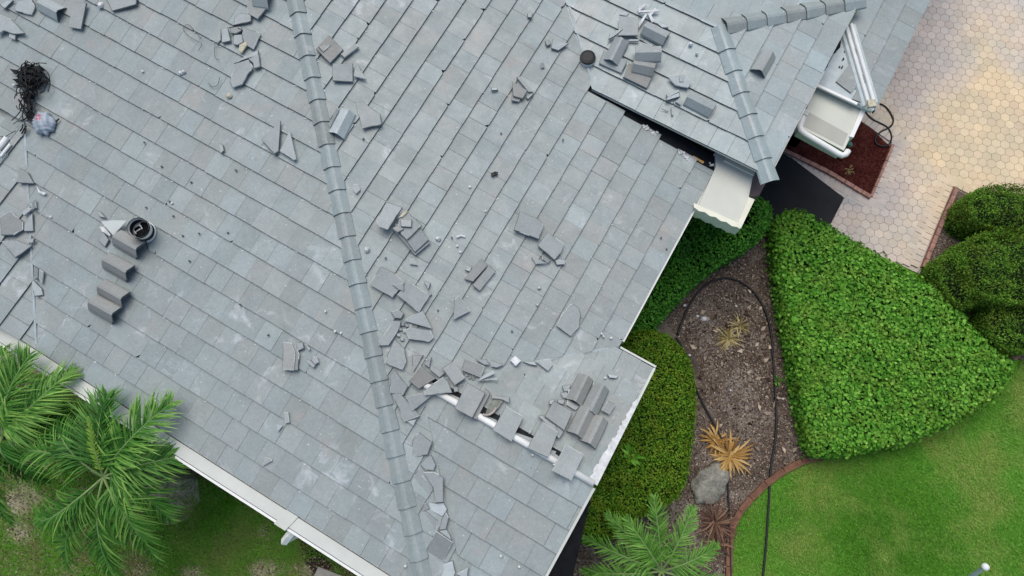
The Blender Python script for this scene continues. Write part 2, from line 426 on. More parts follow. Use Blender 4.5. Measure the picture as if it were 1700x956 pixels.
# left (south-west) slope: between valley W, hip, eave
eL = .3584; eR = .338; TW = .311
vW = lambda y: -7.65 - (P_L.z(0, y) - (EZ + .114)) / tW
L_poly = [(vW(EAVE_L), EAVE_L), (hipx(EAVE_L), EAVE_L), (xRt, yR), (-17, yR), (-17, 3.52 + .0), (vW(3.52), 3.52)]
tile_slope('roof_slope', L_poly, P_L, (0, 1), 1.8197 * eL / 1.0, eL, TW, (1, 0), seed=3, j0=.13)
W_poly = [(vW(EAVE_L), EAVE_L), (vW(3.52), 3.52), (-9.8, 3.52), (-9.8, EAVE_L)]
tile_slope('roof_slope', W_poly, P_W, (-1, 0), 7.9, eL, TW, (0, 1), seed=4)
P_W2 = Pl(tW, 0, P_W.z(-9.8, 0) + tW * 9.8)
tile_slope('roof_slope', [(-9.8, EAVE_L), (-9.8, 3.52), (-17, 3.52), (-17, EAVE_L)], P_W2, (1, 0), -17, eL, TW, (0, 1), seed=5)
# right slope
valS = lambda y: B_px + (3.14 - y) * tS / tR
valN_y = lambda x: 3.14 + (x - B_px) * tR / tN
def rag(k, rr): return 8.40 + rr.choice((-.16, -.06, .0, .05, .1))
R_poly = [(hipx(.2), .2), (valS(.2), .2), (valS(3.14), 3.14), (0.0, valN_y(0.0)), (0, 8.55), (-2.34, 8.55), (apex[0] - 3.1, apex[1]), (apex[0] - 3.1, 15), (xRt, 15), (xRt, yR)]
# split: the low part with ragged rake, the high part west of the valley
Ra = [(hipx(.2), .2), (valS(.2), .2), (valS(3.14), 3.14), (0.0, valN_y(0.0)), (0, 8.55), (-2.34, 8.55), (hipx(8.55), 8.55)]
Rb = [(hipx(8.55), 8.55), (-2.34, 8.55), (-4.06, 10.27), (-4.06, 15), (xRt, 15), (xRt, yR)]
def ragR(k, rr):
    x = -k * eR
    return 99 if x < -2.2 else 8.40 - .045 * (x + 2.1) + (.0, .02, -.03, .03, -.02, .03, -.01)[k % 7]
tile_slope('roof_slope', Ra, P_R, (-1, 0), -.049 * eR, eR, TW * .975, (0, 1), seed=6, j0=.02, ragged=ragR)
tile_slope('roof_slope', Rb, P_R, (-1, 0), -.049 * eR, eR, TW * .975, (0, 1), seed=16, j0=.02)
# lower wing
xG = .585
BS_poly = [(B_px, 3.14), (valS(-1.2), -1.2), (xG, -1.2), (xG, 3.14)]
tile_slope('roof_slope', BS_poly, P_BS, (0, 1), 3.14 - 13 * .352, .352, TW, (1, 0), seed=7, j0=.08)
yNE = 5.05
BN_poly = [(B_px, 3.14), (xG, 3.14), (xG, yNE), (B_px + (yNE - 3.14) * tN / tR, yNE)]
tile_slope('roof_slope', BN_poly, P_BN, (0, -1), -yNE, .345, TW, (1, 0), seed=8, j0=.1)
# upper wing
zval = lambda x: 0
US_poly = [(-2.30, yU), (xU, yU), apex, (-4.06, apex[1])]
tile_slope('roof_slope', US_poly, P_US, (0, 1), yU, .345, TW, (1, 0), mt=M_TILEW, seed=9, j0=.05)
yUN = 11.8
UE_poly = [(xU, yU), (xU, apex[1] + 1.76), apex]
tile_slope('roof_slope', UE_poly, P_UE, (-1, 0), -xU, .345, TW, (0, 1), mt=M_TILEW, seed=10, j0=.2)
UN_poly = [apex, (xU, apex[1] + 1.76), (xU, 11.98), (-5.5, 11.98), (-4.06, apex[1])]
tile_slope('roof_slope', UN_poly, P_UN, (0, -1), -11.98, .345, TW, (1, 0), mt=M_TILEW, seed=11)
# small low roof at the driveway
TE_poly = [(1.80, 10.5), (1.80, 17), (.80, 17), (.80, 11.5)]
tile_slope('roof_slope', TE_poly, P_TE, (-1, 0), -1.80, .345, TW, (0, 1), seed=12, j0=.1)
TS_in = [(.80, 10.52), (1.77, 10.52), (.80, 11.49)]
mb = MB(); mb.prism([(x, y, P_TS.z(x, y) - .1) for x, y in TS_in], [(x, y, P_TS.z(x, y) + .004) for x, y in TS_in])
bare = mb.build('bare_roof_slope', M_PALEFELT, house); bare['label'] = 'stripped pale roof underlayment with torn black spots'
mb = MB()
for pts in (((1411, 105), (1423, 111), (1424, 141), (1413, 154), (1388, 135)), ((1423, 150), (1437, 172), (1415, 164))):
    P = [hit(u, v, P_TS, .03) for u, v in pts]; mb.prism([p - Vector((0, 0, .024)) for p in P], P, 0, 1, tone=.25, hue=.9)
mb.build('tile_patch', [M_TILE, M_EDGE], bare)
mb = MB()
for (u, v, a) in ((1390, 76, 7), (1386, 84, 5), (1371, 108, 5), (1400, 98, 2.5), (1398, 112, 2.4), (1403, 84, 2.2), (1394, 111, 2)):
    c = hit(u, v, P_TS, .012); n = 9
    pts = []
    for k in range(n):
        an = 2 * math.pi * k / n; r = a * .017 * random.uniform(.5, 1.1)
        x, y = c.x + .45 * r * math.cos(an), c.y + r * math.sin(an); pts.append((x, y, P_TS.z(x, y) + .006))
    mb = MB(); mb.prism([(x, y, z - .003) for x, y, z in pts], pts); mb.build('tear', M_FELT, bare)

# ridge and hip tiles -------------------------------------------------
PROF = [(-.134, -.034), (-.122, -.002), (-.035, .062), (.0, .072), (.035, .062), (.122, -.002), (.134, -.034)]
PROF_V = [(-.134, -.05), (-.120, -.012), (-.022, .080), (.022, .080), (.120, -.012), (.134, -.05)]
def ridge_piece(mb, c, d, up, ln, lift0=.0, lift1=.0, wsc=1., taper=.93, T=.018, tone=.5, hue=.5, prof=PROF):
    """angular arched tile; c centre of base line, d unit axis (towards the lower end), up unit normal"""
    d = Vector(d).normalized(); up = Vector(up); x = d.cross(up).normalized(); up = x.cross(d)
    rings = []
    for s, lf, tp in ((-.5, lift0, taper), (.5, lift1, 1.)):
        o = Vector(c) + d * (s * ln) + up * lf
        b = len(mb.v)
        for a, h in prof: mb.v.append(tuple(o + x * a * wsc * tp + up * h * tp))
        for a, h in prof: mb.v.append(tuple(o + x * (a * (1 - T / .125)) * wsc * tp + up * (h - T * (1. if abs(a) < .1 else .25)) * tp))
        rings.append(b)
    n = len(prof); a, b = rings
    for i in range(n - 1):
        mb.face([a + i, a + i + 1, b + i + 1, b + i], 0, tone, hue)
        mb.face([a + n + i + 1, a + n + i, b + n + i, b + n + i + 1], 1, tone, hue)
        for r, fl in ((a, 0), (b, 1)):
            f = [r + i, r + n + i, r + n + i + 1, r + i + 1]; mb.face(f if not fl else f[::-1], 1, tone, hue)
    for i in (0, n - 1):
        mb.face([a + i, b + i, b + n + i, a + n + i] if i == 0 else [a + i, a + n + i, b + n + i, b + i], 1, tone, hue)
def cap_line(p0, p1, n, step, mt=M_TILE, w=1., skip=(), first=0., tones=None, seed=0):
    """p0 uphill end, p1 downhill: caps laid from p0 towards p1"""
    rr = random.Random(seed)
    p0 = Vector(p0); p1 = Vector(p1); d = (p1 - p0).normalized()
    x = d.cross(Vector((0, 0, 1))).normalized(); up = x.cross(d)
    for i in range(n):
        if i in skip: continue
        c = p0 + d * (first + step * (i + .5) - .03) + up * .012
        mb = MB()
        tn = rr.gauss(.6, .22); hu = min(1, max(0, rr.gauss(.35, .3)))
        if tones: tn, hu = tones[i % len(tones)]
        dd = (d + x * rr.uniform(-.012, .012))
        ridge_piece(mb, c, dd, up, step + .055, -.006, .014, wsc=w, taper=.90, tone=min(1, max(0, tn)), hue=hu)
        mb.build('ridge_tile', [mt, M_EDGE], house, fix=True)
def hp(s): return Vector((-s * 1.0 + .0, s * .98, P_L.z(0, s * .98)))
k_s = []
# hip parameter s: (y-x)/2 ; on the hip x=-y tL/tR
def hip_pt(s):
    y = 2 * s / (1 + tL / tR); return Vector((hipx(y), y, P_L.z(0, y)))
stepm = (hip_pt(2) - hip_pt(1)).length * .2525
top_s = 1.04 + .2525 * 31
tones = [(.9, .1), (.65, .3), (.8, .15), (.75, .1), (.45, .8), (.2, .9), (.95, .05), (.85, .15), (.8, .1), (.55, .4), (.6, .25), (.9, .05), (.85, .1), (.8, .1), (.35, .4), (.4, .4), (.45, .5), (.7, .2)]
tn_rev = [(.6, .3)] * 8 + tones + [(.7, .2), (.75, .2), (.6, .4), (.65, .3), (.7, .2), (.6, .3), (.7, .2), (.6, .3)]
cap_line(hip_pt(top_s), hip_pt(.2), 34, stepm, tones=tn_rev, seed=2, w=1.06)
# upper wing hips
ap = Vector((apex[0], apex[1], P_US.z(0, apex[1]))); cS = Vector((xU, yU, zU)); cN = Vector((xU, apex[1] + 1.76, zU))
cap_line(ap + (cS - ap).normalized() * .04, cS, 7, .365, mt=M_TILEW, seed=5, w=1.15, tones=[(.5, .3), (.65, .2), (.6, .2), (.65, .2), (.7, .1), (.6, .2), (.65, .1)])
cap_line(cN, ap + (cN - ap).normalized() * .1, 7, .345, seed=6, w=1.2, tones=[(.8, .1), (.35, .8), (.6, .3), (.25, 1), (.8, .1), (.5, .3), (.2, .9)])
# west ridge: two remaining caps
zr = P_W.z(-9.8, 0)
a0 = Vector((-9.8, 1.0, zr)); a1 = Vector((-9.8, 3.05, zr))
cap_line(Vector((-9.86, 1.6, zr)), Vector((-9.86, 3.0, zr)), 4, .34, seed=8, w=1.35, tones=[(.9, 0), (.85, .1)])
mb = MB()
mb.tube([(-9.84, 2.9, zr + .05), (-9.84, 3.18, zr + .055)], .042, 10); mb.tube([(-9.73, 2.88, zr + .045), (-9.73, 3.12, zr + .045)], .022, 8)
mb.build('ridge_metal', M_WHITE, house)
# ragged mortar bits where caps are missing at the apex
# lower wing ridge: white riser left bare
yB = 3.15; zB = EZ + .366
mb = MB(); mb.tube([(B_px - .02, yB, zB + .035), (xG - .02, yB, zB + .035)], .048, 12)
mb.build('ridge_riser', M_WHITE, house, smooth=True)
mb = MB()   # dark channel beside the riser
mb.prism([(B_px + .1, yB - .02, zB - .02), (xG - .02, yB - .02, zB - .02), (xG - .02, yB + .17, zB - .05), (B_px + .1, yB + .17, zB - .05)],
         [(B_px + .1, yB - .02, zB + .012), (xG - .5, yB - .02, zB + .012), (xG - .5, yB + .15, zB + .006), (B_px + .1, yB + .15, zB + .006)])
mb.build('ridge_channel', M_FELT, house)
# valley metal/mortar seams
def seam(pts, wdt, mt, name, h=.03):
    mb = MB()
    for a, b in zip(pts, pts[1:]):
        a, b = Vector(a), Vector(b); d = (b - a).normalized(); n = Vector((-d.y, d.x, 0)).normalized() * wdt / 2
        q = [a - n, b - n, b + n, a + n]; mb.prism([p - Vector((0, 0, .02)) for p in q], [p + Vector((0, 0, h)) for p in q])
    return mb.build(name, mt, house)
M_FLASH = simple('grey_flashing', (.36, .43, .45), .5, .15, 8)
seam([(x, P_N, EZ - .164 * x) for x, P_N in ((B_px + .1, valN_y(B_px + .1)), (-1, valN_y(-1)), (0., valN_y(0)))], .03, M_FLASH, 'valley_flashing', .02)
seam([(-2.36, 8.55, P_R.z(-2.36, 0)), (-4.0, 10.2, P_R.z(-4.0, 0))], .035, M_FLASH, 'valley_flashing', .036)
seam([(vW(y), y, P_L.z(0, y)) for y in (.75, 1.5, 2.3, 3.4)], .03, M_FLASH, 'valley_flashing', .03)
# hip channel of the small roof, two white metal rods with a grey channel between them
hA = hit(1406, 44, flat(EZ + .17)); hB = hit(1444, 174, flat(EZ + .01))
mb = MB()
for du in (-.048, .048):
    o = Vector((.7, .7, 0)) * du
    mb.tube([hA + o + Vector((0, 0, .05)), hB + o + Vector((0, 0, .05))], .029, 8)
mb.build('hip_channel', M_WHITE, house)
mb = MB(); o = Vector((.7, .7, 0))
mb.prism([hA - o * .15, hB - o * .15, hB + o * .15, hA + o * .15], [hA - o * .13 + Vector((0, 0, .03)), hB - o * .13 + Vector((0, 0, .03)), hB + o * .13 + Vector((0, 0, .03)), hA + o * .13 + Vector((0, 0, .03))])
mb.build('hip_flashing', M_PALEFELT, house)
mb = MB(); mb.box(hB + Vector((.0, -.02, .06)), .13, .12, .07, Matrix.Rotation(.6, 3, 'Z'))
mb.build('foam_closure', M_CHIPY, house)

# gutters, fascias, walls ---------------------------------------------
def strip(name, a, b, w, h, mt, parent=house, side=1, label=None):
    a, b = Vector(a), Vector(b); d = (b - a).normalized(); n = Vector((d.y, -d.x, 0)) * side
    mb = MB(); q = [a, b, b + n * w, a + n * w]; mb.prism([p - Vector((0, 0, h)) for p in q], q); 
    return mb.build(name, mt, parent)
xLa, xLb = -17., hipx(EAVE_L) + .17
gz = EZ + .105
gut = strip('gutter', (xLa, EAVE_L - .025, gz), (xLb, EAVE_L - .025, gz), .175, .11, M_GUTTER)
strip('gutter_lip', (xLa, EAVE_L - .215, gz - .02), (xLb, EAVE_L - .215, gz - .02), .035, .05, M_WHITE, gut)
strip('fascia', (xLa, EAVE_L + .03, gz - .03), (xLb, EAVE_L + .03, gz - .03), .05, .2, M_WHITE)
# gutter end and diverter strap
c = hit(476, 855, flat(gz)); 
mb = MB(); mb.prism([Vector((c.x - .03, EAVE_L - .01, gz - .02)), Vector((c.x + .16, EAVE_L - .01, gz - .02)), Vector((c.x + .10, EAVE_L - .26, gz - .02)), Vector((c.x - .09, EAVE_L - .26, gz - .02))],
                    [Vector((c.x - .03, EAVE_L - .01, gz + .02)), Vector((c.x + .16, EAVE_L - .01, gz + .02)), Vector((c.x + .10, EAVE_L - .26, gz + .015)), Vector((c.x - .09, EAVE_L - .26, gz + .015))])
mb.build('gutter_joint', M_GUTTER, gut)
ds = hit(478, 888, flat(EZ - .1))
mb = MB()
mb.tube([(ds.x + .06, EAVE_L - .2, EZ), (ds.x + .03, EAVE_L - .33, EZ - .04), (ds.x - .0, EAVE_L - .46, EZ - .12)], .058, 4)
mb.tube([(ds.x, EAVE_L - .44, EZ - .1), (ds.x + .2, EAVE_L - .1, EZ - .5), (ds.x + .3, 1.1, EZ - .9), (ds.x + .3, 1.15, .1)], .05, 4)
mb.build('downspout', M_WHITE, gut)
strip('fascia', (.035, valN_y(0) + .1, EZ - .01), (.035, 8.3, EZ - .01), .05, .2, M_WHITE, side=-1)
strip('fascia', (xG - .05, -1.2, EZ - .01), (xG - .05, 2.9, EZ - .01), .05, .2, M_WHITE, side=1)
# rake trim of the lower wing (white, chipped mortar wider near the ridge)
def rake(yA, yB_, pl, w0, w1, name, mt, n=14, jit=.0, lift=.03):
    mb = MB()
    L_, R_ = [], []
    for i in range(n + 1):
        f = i / n; y = yA + (yB_ - yA) * f; wd = w0 + (w1 - w0) * f
        L_.append((xG + .02 - wd - random.uniform(0, jit), y)); R_.append((xG + .035, y))
    for i in range(n):
        q = [L_[i], R_[i], R_[i + 1], L_[i + 1]]
        mb.prism([(x, y, pl.z(x, y) - .1) for x, y in q], [(x, y, pl.z(x, y) + lift) for x, y in q])
    return mb.build(name, mt, house)
rake(-1.2, 3.1, P_BS, .02, .02, 'rake_trim', M_GUTTER, lift=.036)
rake(3.15, 4.5, P_BN, .10, .02, 'rake_mortar', M_MORTAR, n=34, jit=.04, lift=.037)
rake(4.5, yNE, P_BN, .02, .02, 'rake_trim', M_GUTTER, lift=.036)
strip('eave_trim', (0.02, yNE + .015, EZ + .03), (xG + .03, yNE + .015, EZ + .03), .03, .1, M_GUTTER, side=-1)
# upper wing eaves
strip('eave_trim', (-2.3, yU + .004, zU + .004), (xU, yU + .004, zU + .004), .006, .03, M_GUTTER)
strip('eave_trim', (xU + .004, yU, zU + .018), (xU + .004, 10.5, zU + .018), .012, .06, M_GUTTER, side=1)
strip('drip_edge', (.80, 10.515, EZ + .025), (1.50, 10.515, EZ + .025), .045, .03, M_WHITE)

def wall_run(pts, h, mt, name='wall', th=.2, z0=0.):
    mb = MB()
    for a, b in zip(pts, pts[1:]):
        a, b = Vector((*a, 0)), Vector((*b, 0)); d = (b - a).normalized(); n = Vector((-d.y, d.x, 0)) * th
        q = [a, b, b + n, a + n]; mb.prism([(p.x, p.y, z0) for p in q], [(p.x, p.y, h) for p in q])
    return mb.build(name, mt, house)
wall_run([(-17, 1.25), (-.9, 1.25)], EZ - .05, M_CREAM)
wall_run([(0, -.6), (0, 4.6)], EZ - .12, M_CREAM)
wall_run([(-.9, 1.25), (-.9, -.6), (0, -.6)], EZ - .12, M_CREAM)
wall_run([(-.45, 4.6), (-.45, 8.7)], EZ - .12, M_CREAM)
wall_run([(.25, 8.95), (.25, 14)], EZ - .12, M_CREAM)
wall_run([(.25, 11.0), (1.3, 11.0), (1.3, 17)], EZ - .12, M_CREAM)
# shade between the two roofs, painted by an added near-black wall and floor
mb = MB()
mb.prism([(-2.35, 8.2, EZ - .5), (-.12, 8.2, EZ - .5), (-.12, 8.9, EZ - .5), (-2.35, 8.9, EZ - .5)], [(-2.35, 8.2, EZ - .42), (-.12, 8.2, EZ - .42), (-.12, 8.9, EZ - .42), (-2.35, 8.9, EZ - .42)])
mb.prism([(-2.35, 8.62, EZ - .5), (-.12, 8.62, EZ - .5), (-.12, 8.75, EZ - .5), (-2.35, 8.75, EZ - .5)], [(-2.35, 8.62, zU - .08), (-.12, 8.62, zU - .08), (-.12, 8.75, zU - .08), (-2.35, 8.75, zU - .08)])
mb.build('gap_shade', M_FELT, house)
mb = MB()   # rough mortar bedding showing in the gap
def rubble(mb, c, r, n, size, mi=0, flat_=.6):
    for _ in range(n):
        p = Vector(c) + Vector((random.gauss(0, r), random.gauss(0, r * .5), random.uniform(0, .02)))
        s = size * random.uniform(.6, 1.3); k = random.choice((5, 6)); a0 = random.random() * 6
        q = [(p.x + s * random.uniform(.7, 1.1) * math.cos(a0 + i * 6.283 / k), p.y + s * random.uniform(.7, 1.1) * math.sin(a0 + i * 6.283 / k)) for i in range(k)]
        mb.prism([(x, y, p.z - s * flat_) for x, y in q], [(x * .8 + p.x * .2, y * .8 + p.y * .2, p.z + s * flat_ * random.uniform(.6, 1)) for x, y in q])
for (u, v, n) in ((1074, 213, 16), (1084, 219, 14), (1131, 254, 12), (1138, 260, 16), (1143, 266, 8), (1181, 274, 5), (1192, 272, 5), (1190, 262, 4)):
    rubble(mb, hit(u, v, P_R, .01), .03, n, .02)
mb.build('mortar_bedding', M_MORTAR, house)
mb = MB(); a, b = hit(1150, 260, flat(EZ + .06)), hit(1168, 270, flat(EZ + .05)); mb.tube([a, b], .022, 6)
mb.build('foam_strip', M_WOOD, house)

# cream flat ledge between the roofs
def slab(name, px, z, th, mt, parent, inset=None):
    P = [hit(u, v, flat(z)) for u, v in px]; mb = MB(); mb.prism([p - Vector((0, 0, th)) for p in P], P)
    return mb.build(name, mt, parent)
zc = EZ + .07
ld = slab('entry_ledge', [(1190, 228), (1256, 262), (1243, 327), (1251, 333), (1228, 377), (1158, 344), (1188, 278)], zc, .35, M_CREAM, house)
slab('ledge_band', [(1205, 260), (1254, 283), (1252, 291), (1202, 266)], zc + .03, .04, M_CREAMTRIM, ld)
slab('ledge_band', [(1243, 327), (1253, 331), (1230, 379), (1224, 372)], zc + .025, .3, M_CREAMTRIM, ld)
sc_px = [(1152, 337), (1226, 370), (1229, 380)]
for i in range(9):
    f = i / 8; sc_px.append((1224 - 72 * f, 377.5 - 33 * f + (1.8 if i % 2 else -.8)))
slab('scalloped_band', sc_px, zc + .022, .3, M_CREAMTRIM, ld)
slab('side_panel', [(1250, 282), (1275, 296), (1261, 324), (1240, 327)], EZ - .1, 1.2, M_BROWN, house)
# cream flat hood with a white half-round gutter round it
zh = EZ - .13
hood = slab('flat_hood', [(1355, 128), (1437, 172), (1401, 250), (1330, 212)], zh, .3, M_CREAM, house)
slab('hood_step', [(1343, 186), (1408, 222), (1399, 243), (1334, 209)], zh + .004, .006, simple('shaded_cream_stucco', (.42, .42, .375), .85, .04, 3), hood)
def pxtube(mb, px, z, r, n=10): mb.tube([hit(u, v, flat(z)) for u, v in px], r, n)
mb = MB(); pxtube(mb, [(1339, 184), (1335, 190), (1330, 200), (1327, 210), (1329, 216), (1335, 221), (1360, 236), (1380, 248), (1391, 255), (1398, 258), (1404, 256), (1408, 250)], zh + .03, .048, 12)
mb.build('hood_gutter', M_WHITE, hood, smooth=True)
slab('gutter_bracket', [(1333, 179), (1343, 184), (1340, 192), (1330, 187)], zh + .09, .08, M_GUTTER, hood)
slab('side_trim', [(1431, 178), (1439, 180), (1417, 228), (1410, 226)], zh + .03, .3, M_WHITE, hood)
mb = MB(); mb.tube([hit(u, v, flat(EZ + .02)) for u, v in ((1438, 176), (1444, 179), (1450, 183))], [.04, .05, .03], 8)
mb.build('end_cap', M_WHITE, house)

# plumbing vent with black cap
vc = hit(976, 94, P_R, .12)
vent = MB(); vent.tube([(vc.x, vc.y, vc.z - .16), (vc.x, vc.y, vc.z - .015)], .125, 20)
v_o = vent.build('vent_pipe', M_MORTAR, house)
mb = MB(); mb.tube([(vc.x, vc.y, vc.z - .03), (vc.x, vc.y, vc.z + .0), (vc.x, vc.y, vc.z + .012)], [.128, .122, .08], 20); mb.build('vent_cap', M_BLACK, v_o)

# ------------------------------------------------------------ loose tiles and fragments
SURF = .034
GROUPS = {}
def frag(label, pl, px, lift=0., th=.030, tone=.5, hue=.5, cat='tile fragment', name='broken_tile', tilt=.25, mt=None, group=None, rough=.0, seed=None):
    lift += .010
    rr = random.Random(sum(ord(ch) for ch in label) + (seed or 0))
    P = [hit(u, v, pl, SURF + lift + th) for u, v in px]
    c = sum(P, Vector()) / len(P)
    ax, ay = rr.uniform(-tilt, tilt) * .12, rr.uniform(-tilt, tilt) * .12
    mx = max((p - c).length for p in P)
    top = []
    P2 = []
    for i, p in enumerate(P):
        q = P[(i + 1) % len(P)]; P2.append(p)
        e = (q - p); L = e.length
        if L > .12 and len(P) != 4:
            k = int(L / .07); nrm = Vector((-e.y, e.x, 0)).normalized()
            for j in range(1, k): P2.append(p.lerp(q, j / k) + nrm * rr.uniform(-.006, .006))
    for p in P2:
        z = pl.z(p.x, p.y) + SURF + lift + th + ax * (p.x - c.x) + ay * (p.y - c.y) + (abs(ax) + abs(ay)) * mx
        top.append(Vector((p.x, p.y, z)))
    bot = [Vector((c.x + (p.x - c.x) * .985, c.y + (p.y - c.y) * .985, p.z - th)) for p in top]
    mb = MB(); nP = len(top); ch = min(.008, th * .4)
    ins_ = [Vector((p.x + (c.x - p.x) * min(.3, ch * 1.3 / max(.02, (p - c).length)), p.y + (c.y - p.y) * min(.3, ch * 1.3 / max(.02, (p - c).length)), p.z)) for p in top]
    mid_ = [p - Vector((0, 0, ch * .8)) for p in top]
    mb.v = [tuple(p) for p in bot + mid_ + ins_]
    mb.face([2 * nP + i for i in range(nP)], 0, tone, hue); mb.face([nP - 1 - i for i in range(nP)], 1, tone, hue)
    run = 0; em = 1
    for i in range(nP):
        j = (i + 1) % nP
        if run <= 0: em = 1 if rr.random() < .4 else 2; run = rr.randint(1, 4)  # dark edge runs paint a shadow outline, pale ones are fresh breaks
        run -= 1
        mb.face([i, j, nP + j, nP + i], em if em == 1 else 2, tone, hue); mb.face([nP + i, nP + j, 2 * nP + j, 2 * nP + i], em, tone, hue)
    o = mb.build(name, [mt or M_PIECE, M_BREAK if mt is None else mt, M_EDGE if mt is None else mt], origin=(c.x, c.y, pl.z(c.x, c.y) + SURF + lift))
    return tag(o, label, cat, group)
def loose_ridge(label, pl, u, v, du, dv, lift=0., ln=.40, wsc=1., tone=.5, hue=.6, roll=0., flip=False, name='ridge_tile', group='loose ridge tiles', T=.018):
    """arched tile lying on the roof; (du,dv) the picture direction of its axis"""
    c = hit(u, v, pl, SURF + lift + .05); e = hit(u + du, v + dv, pl, SURF + lift + .05)
    d = (e - c); d.z = 0; d.normalize(); n = pl.n(); d = (d - n * d.dot(n)).normalized()
    c = Vector((c.x, c.y, pl.z(c.x, c.y) + SURF + lift + .045))
    mb = MB(); ridge_piece(mb, c, d, n, ln, 0, 0, wsc=wsc, taper=.94, prof=PROF_V, tone=tone, hue=hue, T=T)
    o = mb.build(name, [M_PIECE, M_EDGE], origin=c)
    return tag(o, label, 'ridge tile', group)
L_, R_, BS, BN, US, UE, WW = P_L, P_R, P_BS, P_BN, P_US, P_UE, P_W

# top left corner
frag('curved-edged slab piece in the top left corner above the pointed piece', L_, [(24, 13), (30, 2), (54, -2), (58, 11), (52, 24), (25, 18)], tone=.75, hue=.2)
frag('arrowhead-shaped tile piece pointing right above the black wire tangle', L_, [(0, 24), (19, 32), (30, 43), (42, 56), (24, 57), (5, 51), (-6, 58), (-6, 22)], lift=.02, tone=.7, hue=.25)
frag('small square chip tucked under the arrowhead-shaped piece', L_, [(16, 53), (27, 56), (25, 66), (14, 61)], tone=.7, hue=.2)
frag('thin sliver lying along the valley crest in the top left corner', L_, [(0, 9), (12, 0), (22, 0), (8, 14)], tone=.9, hue=.1)
loose_ridge('arched ridge tile lying between two slabs near the top left corner', L_, 84, 14, .9, .47, tone=.75, hue=.15)
frag('long upright flat slab right of the arched tile near the top left', L_, [(121, 3), (144, 5), (135, 48), (114, 44)], lift=.01, tone=.6, hue=.5, cat='roof tile', name='roof_tile')
frag('wide slab cut by the top edge right of the white mortar lump', L_, [(172, -12), (228, -14), (226, 7), (186, 18)], lift=.01, tone=.65, hue=.4)
# debris heap left of the main hip at the top
loose_ridge('broken arched tile at the top edge of the heap left of the hip', L_, 434, -2, .96, .1, lift=.05, ln=.26, tone=.85, hue=.3)
frag('greenish slab under the arched tile at the top of the heap left of the hip', L_, [(410, 0), (447, 8), (428, 31), (411, 21)], lift=.02, tone=.6, hue=.8)
frag('notched piece left of the greenish slab in the upper heap', L_, [(397, 22), (417, 24), (417, 35), (401, 39), (388, 42), (389, 30)], tone=.7, hue=.3)
frag('small upright rectangular piece at the left side of the upper heap', L_, [(368, 47), (378, 45), (383, 68), (368, 71)], lift=.01, tone=.75, hue=.2)
frag('thin shard leaning left of the small rectangular piece', L_, [(366, 49), (366, 66), (360, 71), (357, 70)], tone=.7, hue=.3)
frag('flat shard in the middle of the heap under a short wire', L_, [(381, 46), (400, 43), (403, 50), (392, 56), (383, 55)], tone=.5, hue=.7)
frag('five-sided shard below the flat shard in the heap centre', L_, [(388, 58), (402, 57), (404, 70), (394, 75), (387, 73)], lift=.01, tone=.7, hue=.3)
frag('pale yellowish pointed chip at the bottom of the heap', L_, [(397, 74), (409, 68), (410, 75), (401, 88), (396, 83)], lift=.02, tone=.9, hue=.9, mt=M_CHIPY)
frag('large slab at the right side of the upper heap', L_, [(404, 45), (433, 55), (420, 82), (405, 73), (402, 56)], lift=.005, tone=.5, hue=.3)
frag('crescent-shaped sliver between the heap and the big broken slab', L_, [(388, 105), (405, 94), (429, 83), (429, 91), (411, 97)], tone=.85, hue=.2)
frag('jagged shard right of the crescent sliver', L_, [(413, 98), (430, 90), (432, 111), (422, 114), (420, 105)], tone=.6, hue=.2)
frag('big broken slab with a pointed foot left of the hip', L_, [(383, 128), (394, 104), (413, 98), (420, 111), (403, 139), (386, 145), (381, 136)], lift=.012, tone=.6, hue=.3)
frag('left of the two triangular pieces left of the hip', L_, [(434, 232), (466, 200), (463, 252), (456, 256)], lift=.01, tone=.6, hue=.35)
frag('right of the two triangular pieces left of the hip, pale lower edge', L_, [(481, 216), (492, 264), (488, 266), (464, 250)], lift=.02, tone=.8, hue=.3)
# right of the hip, top
frag('brownish square slab with a chip on it right of the hip', R_, [(546, 58), (570, 82), (548, 105), (524, 81)], lift=.01, tone=.35, hue=1, cat='roof tile', name='roof_tile')
frag('pale brown chip lying on the brownish square slab', R_, [(528, 77), (549, 74), (536, 86)], lift=.045, th=.02, tone=.7, hue=1)
frag('narrow strip piece right of the brownish square slab', R_, [(591, 72), (596, 77), (571, 96), (565, 90)], tone=.6, hue=.6)
frag('square grey tile left of a small triangle right of the hip', R_, [(552, 105), (586, 106), (586, 136), (552, 134)], lift=.01, tone=.45, hue=.3, cat='roof tile', name='roof_tile')
frag('small triangle touching the square grey tile', R_, [(592, 104), (608, 131), (587, 126)], lift=.02, tone=.75, hue=.5)
loose_ridge('single pale arched tile lying beside the main hip', R_, 568, 204, -.45, .89, tone=.95, hue=.05, ln=.42)
frag('dark strip under the left side of the pale arched tile', R_, [(563, 181), (548, 211), (546, 205), (560, 178)], tone=.1, hue=.2)  # shade along the arched tile's side, added as a dark sliver
frag('kite-shaped slab with a pale tip right of the pale arched tile', R_, [(590, 170), (602, 168), (632, 190), (634, 207), (602, 214)], lift=.012, tone=.6, hue=.4)
frag('small five-sided chip close to the hip below the kite-shaped slab', R_, [(587, 305), (595, 306), (598, 315), (591, 322), (586, 314)], tone=.8, hue=.3)
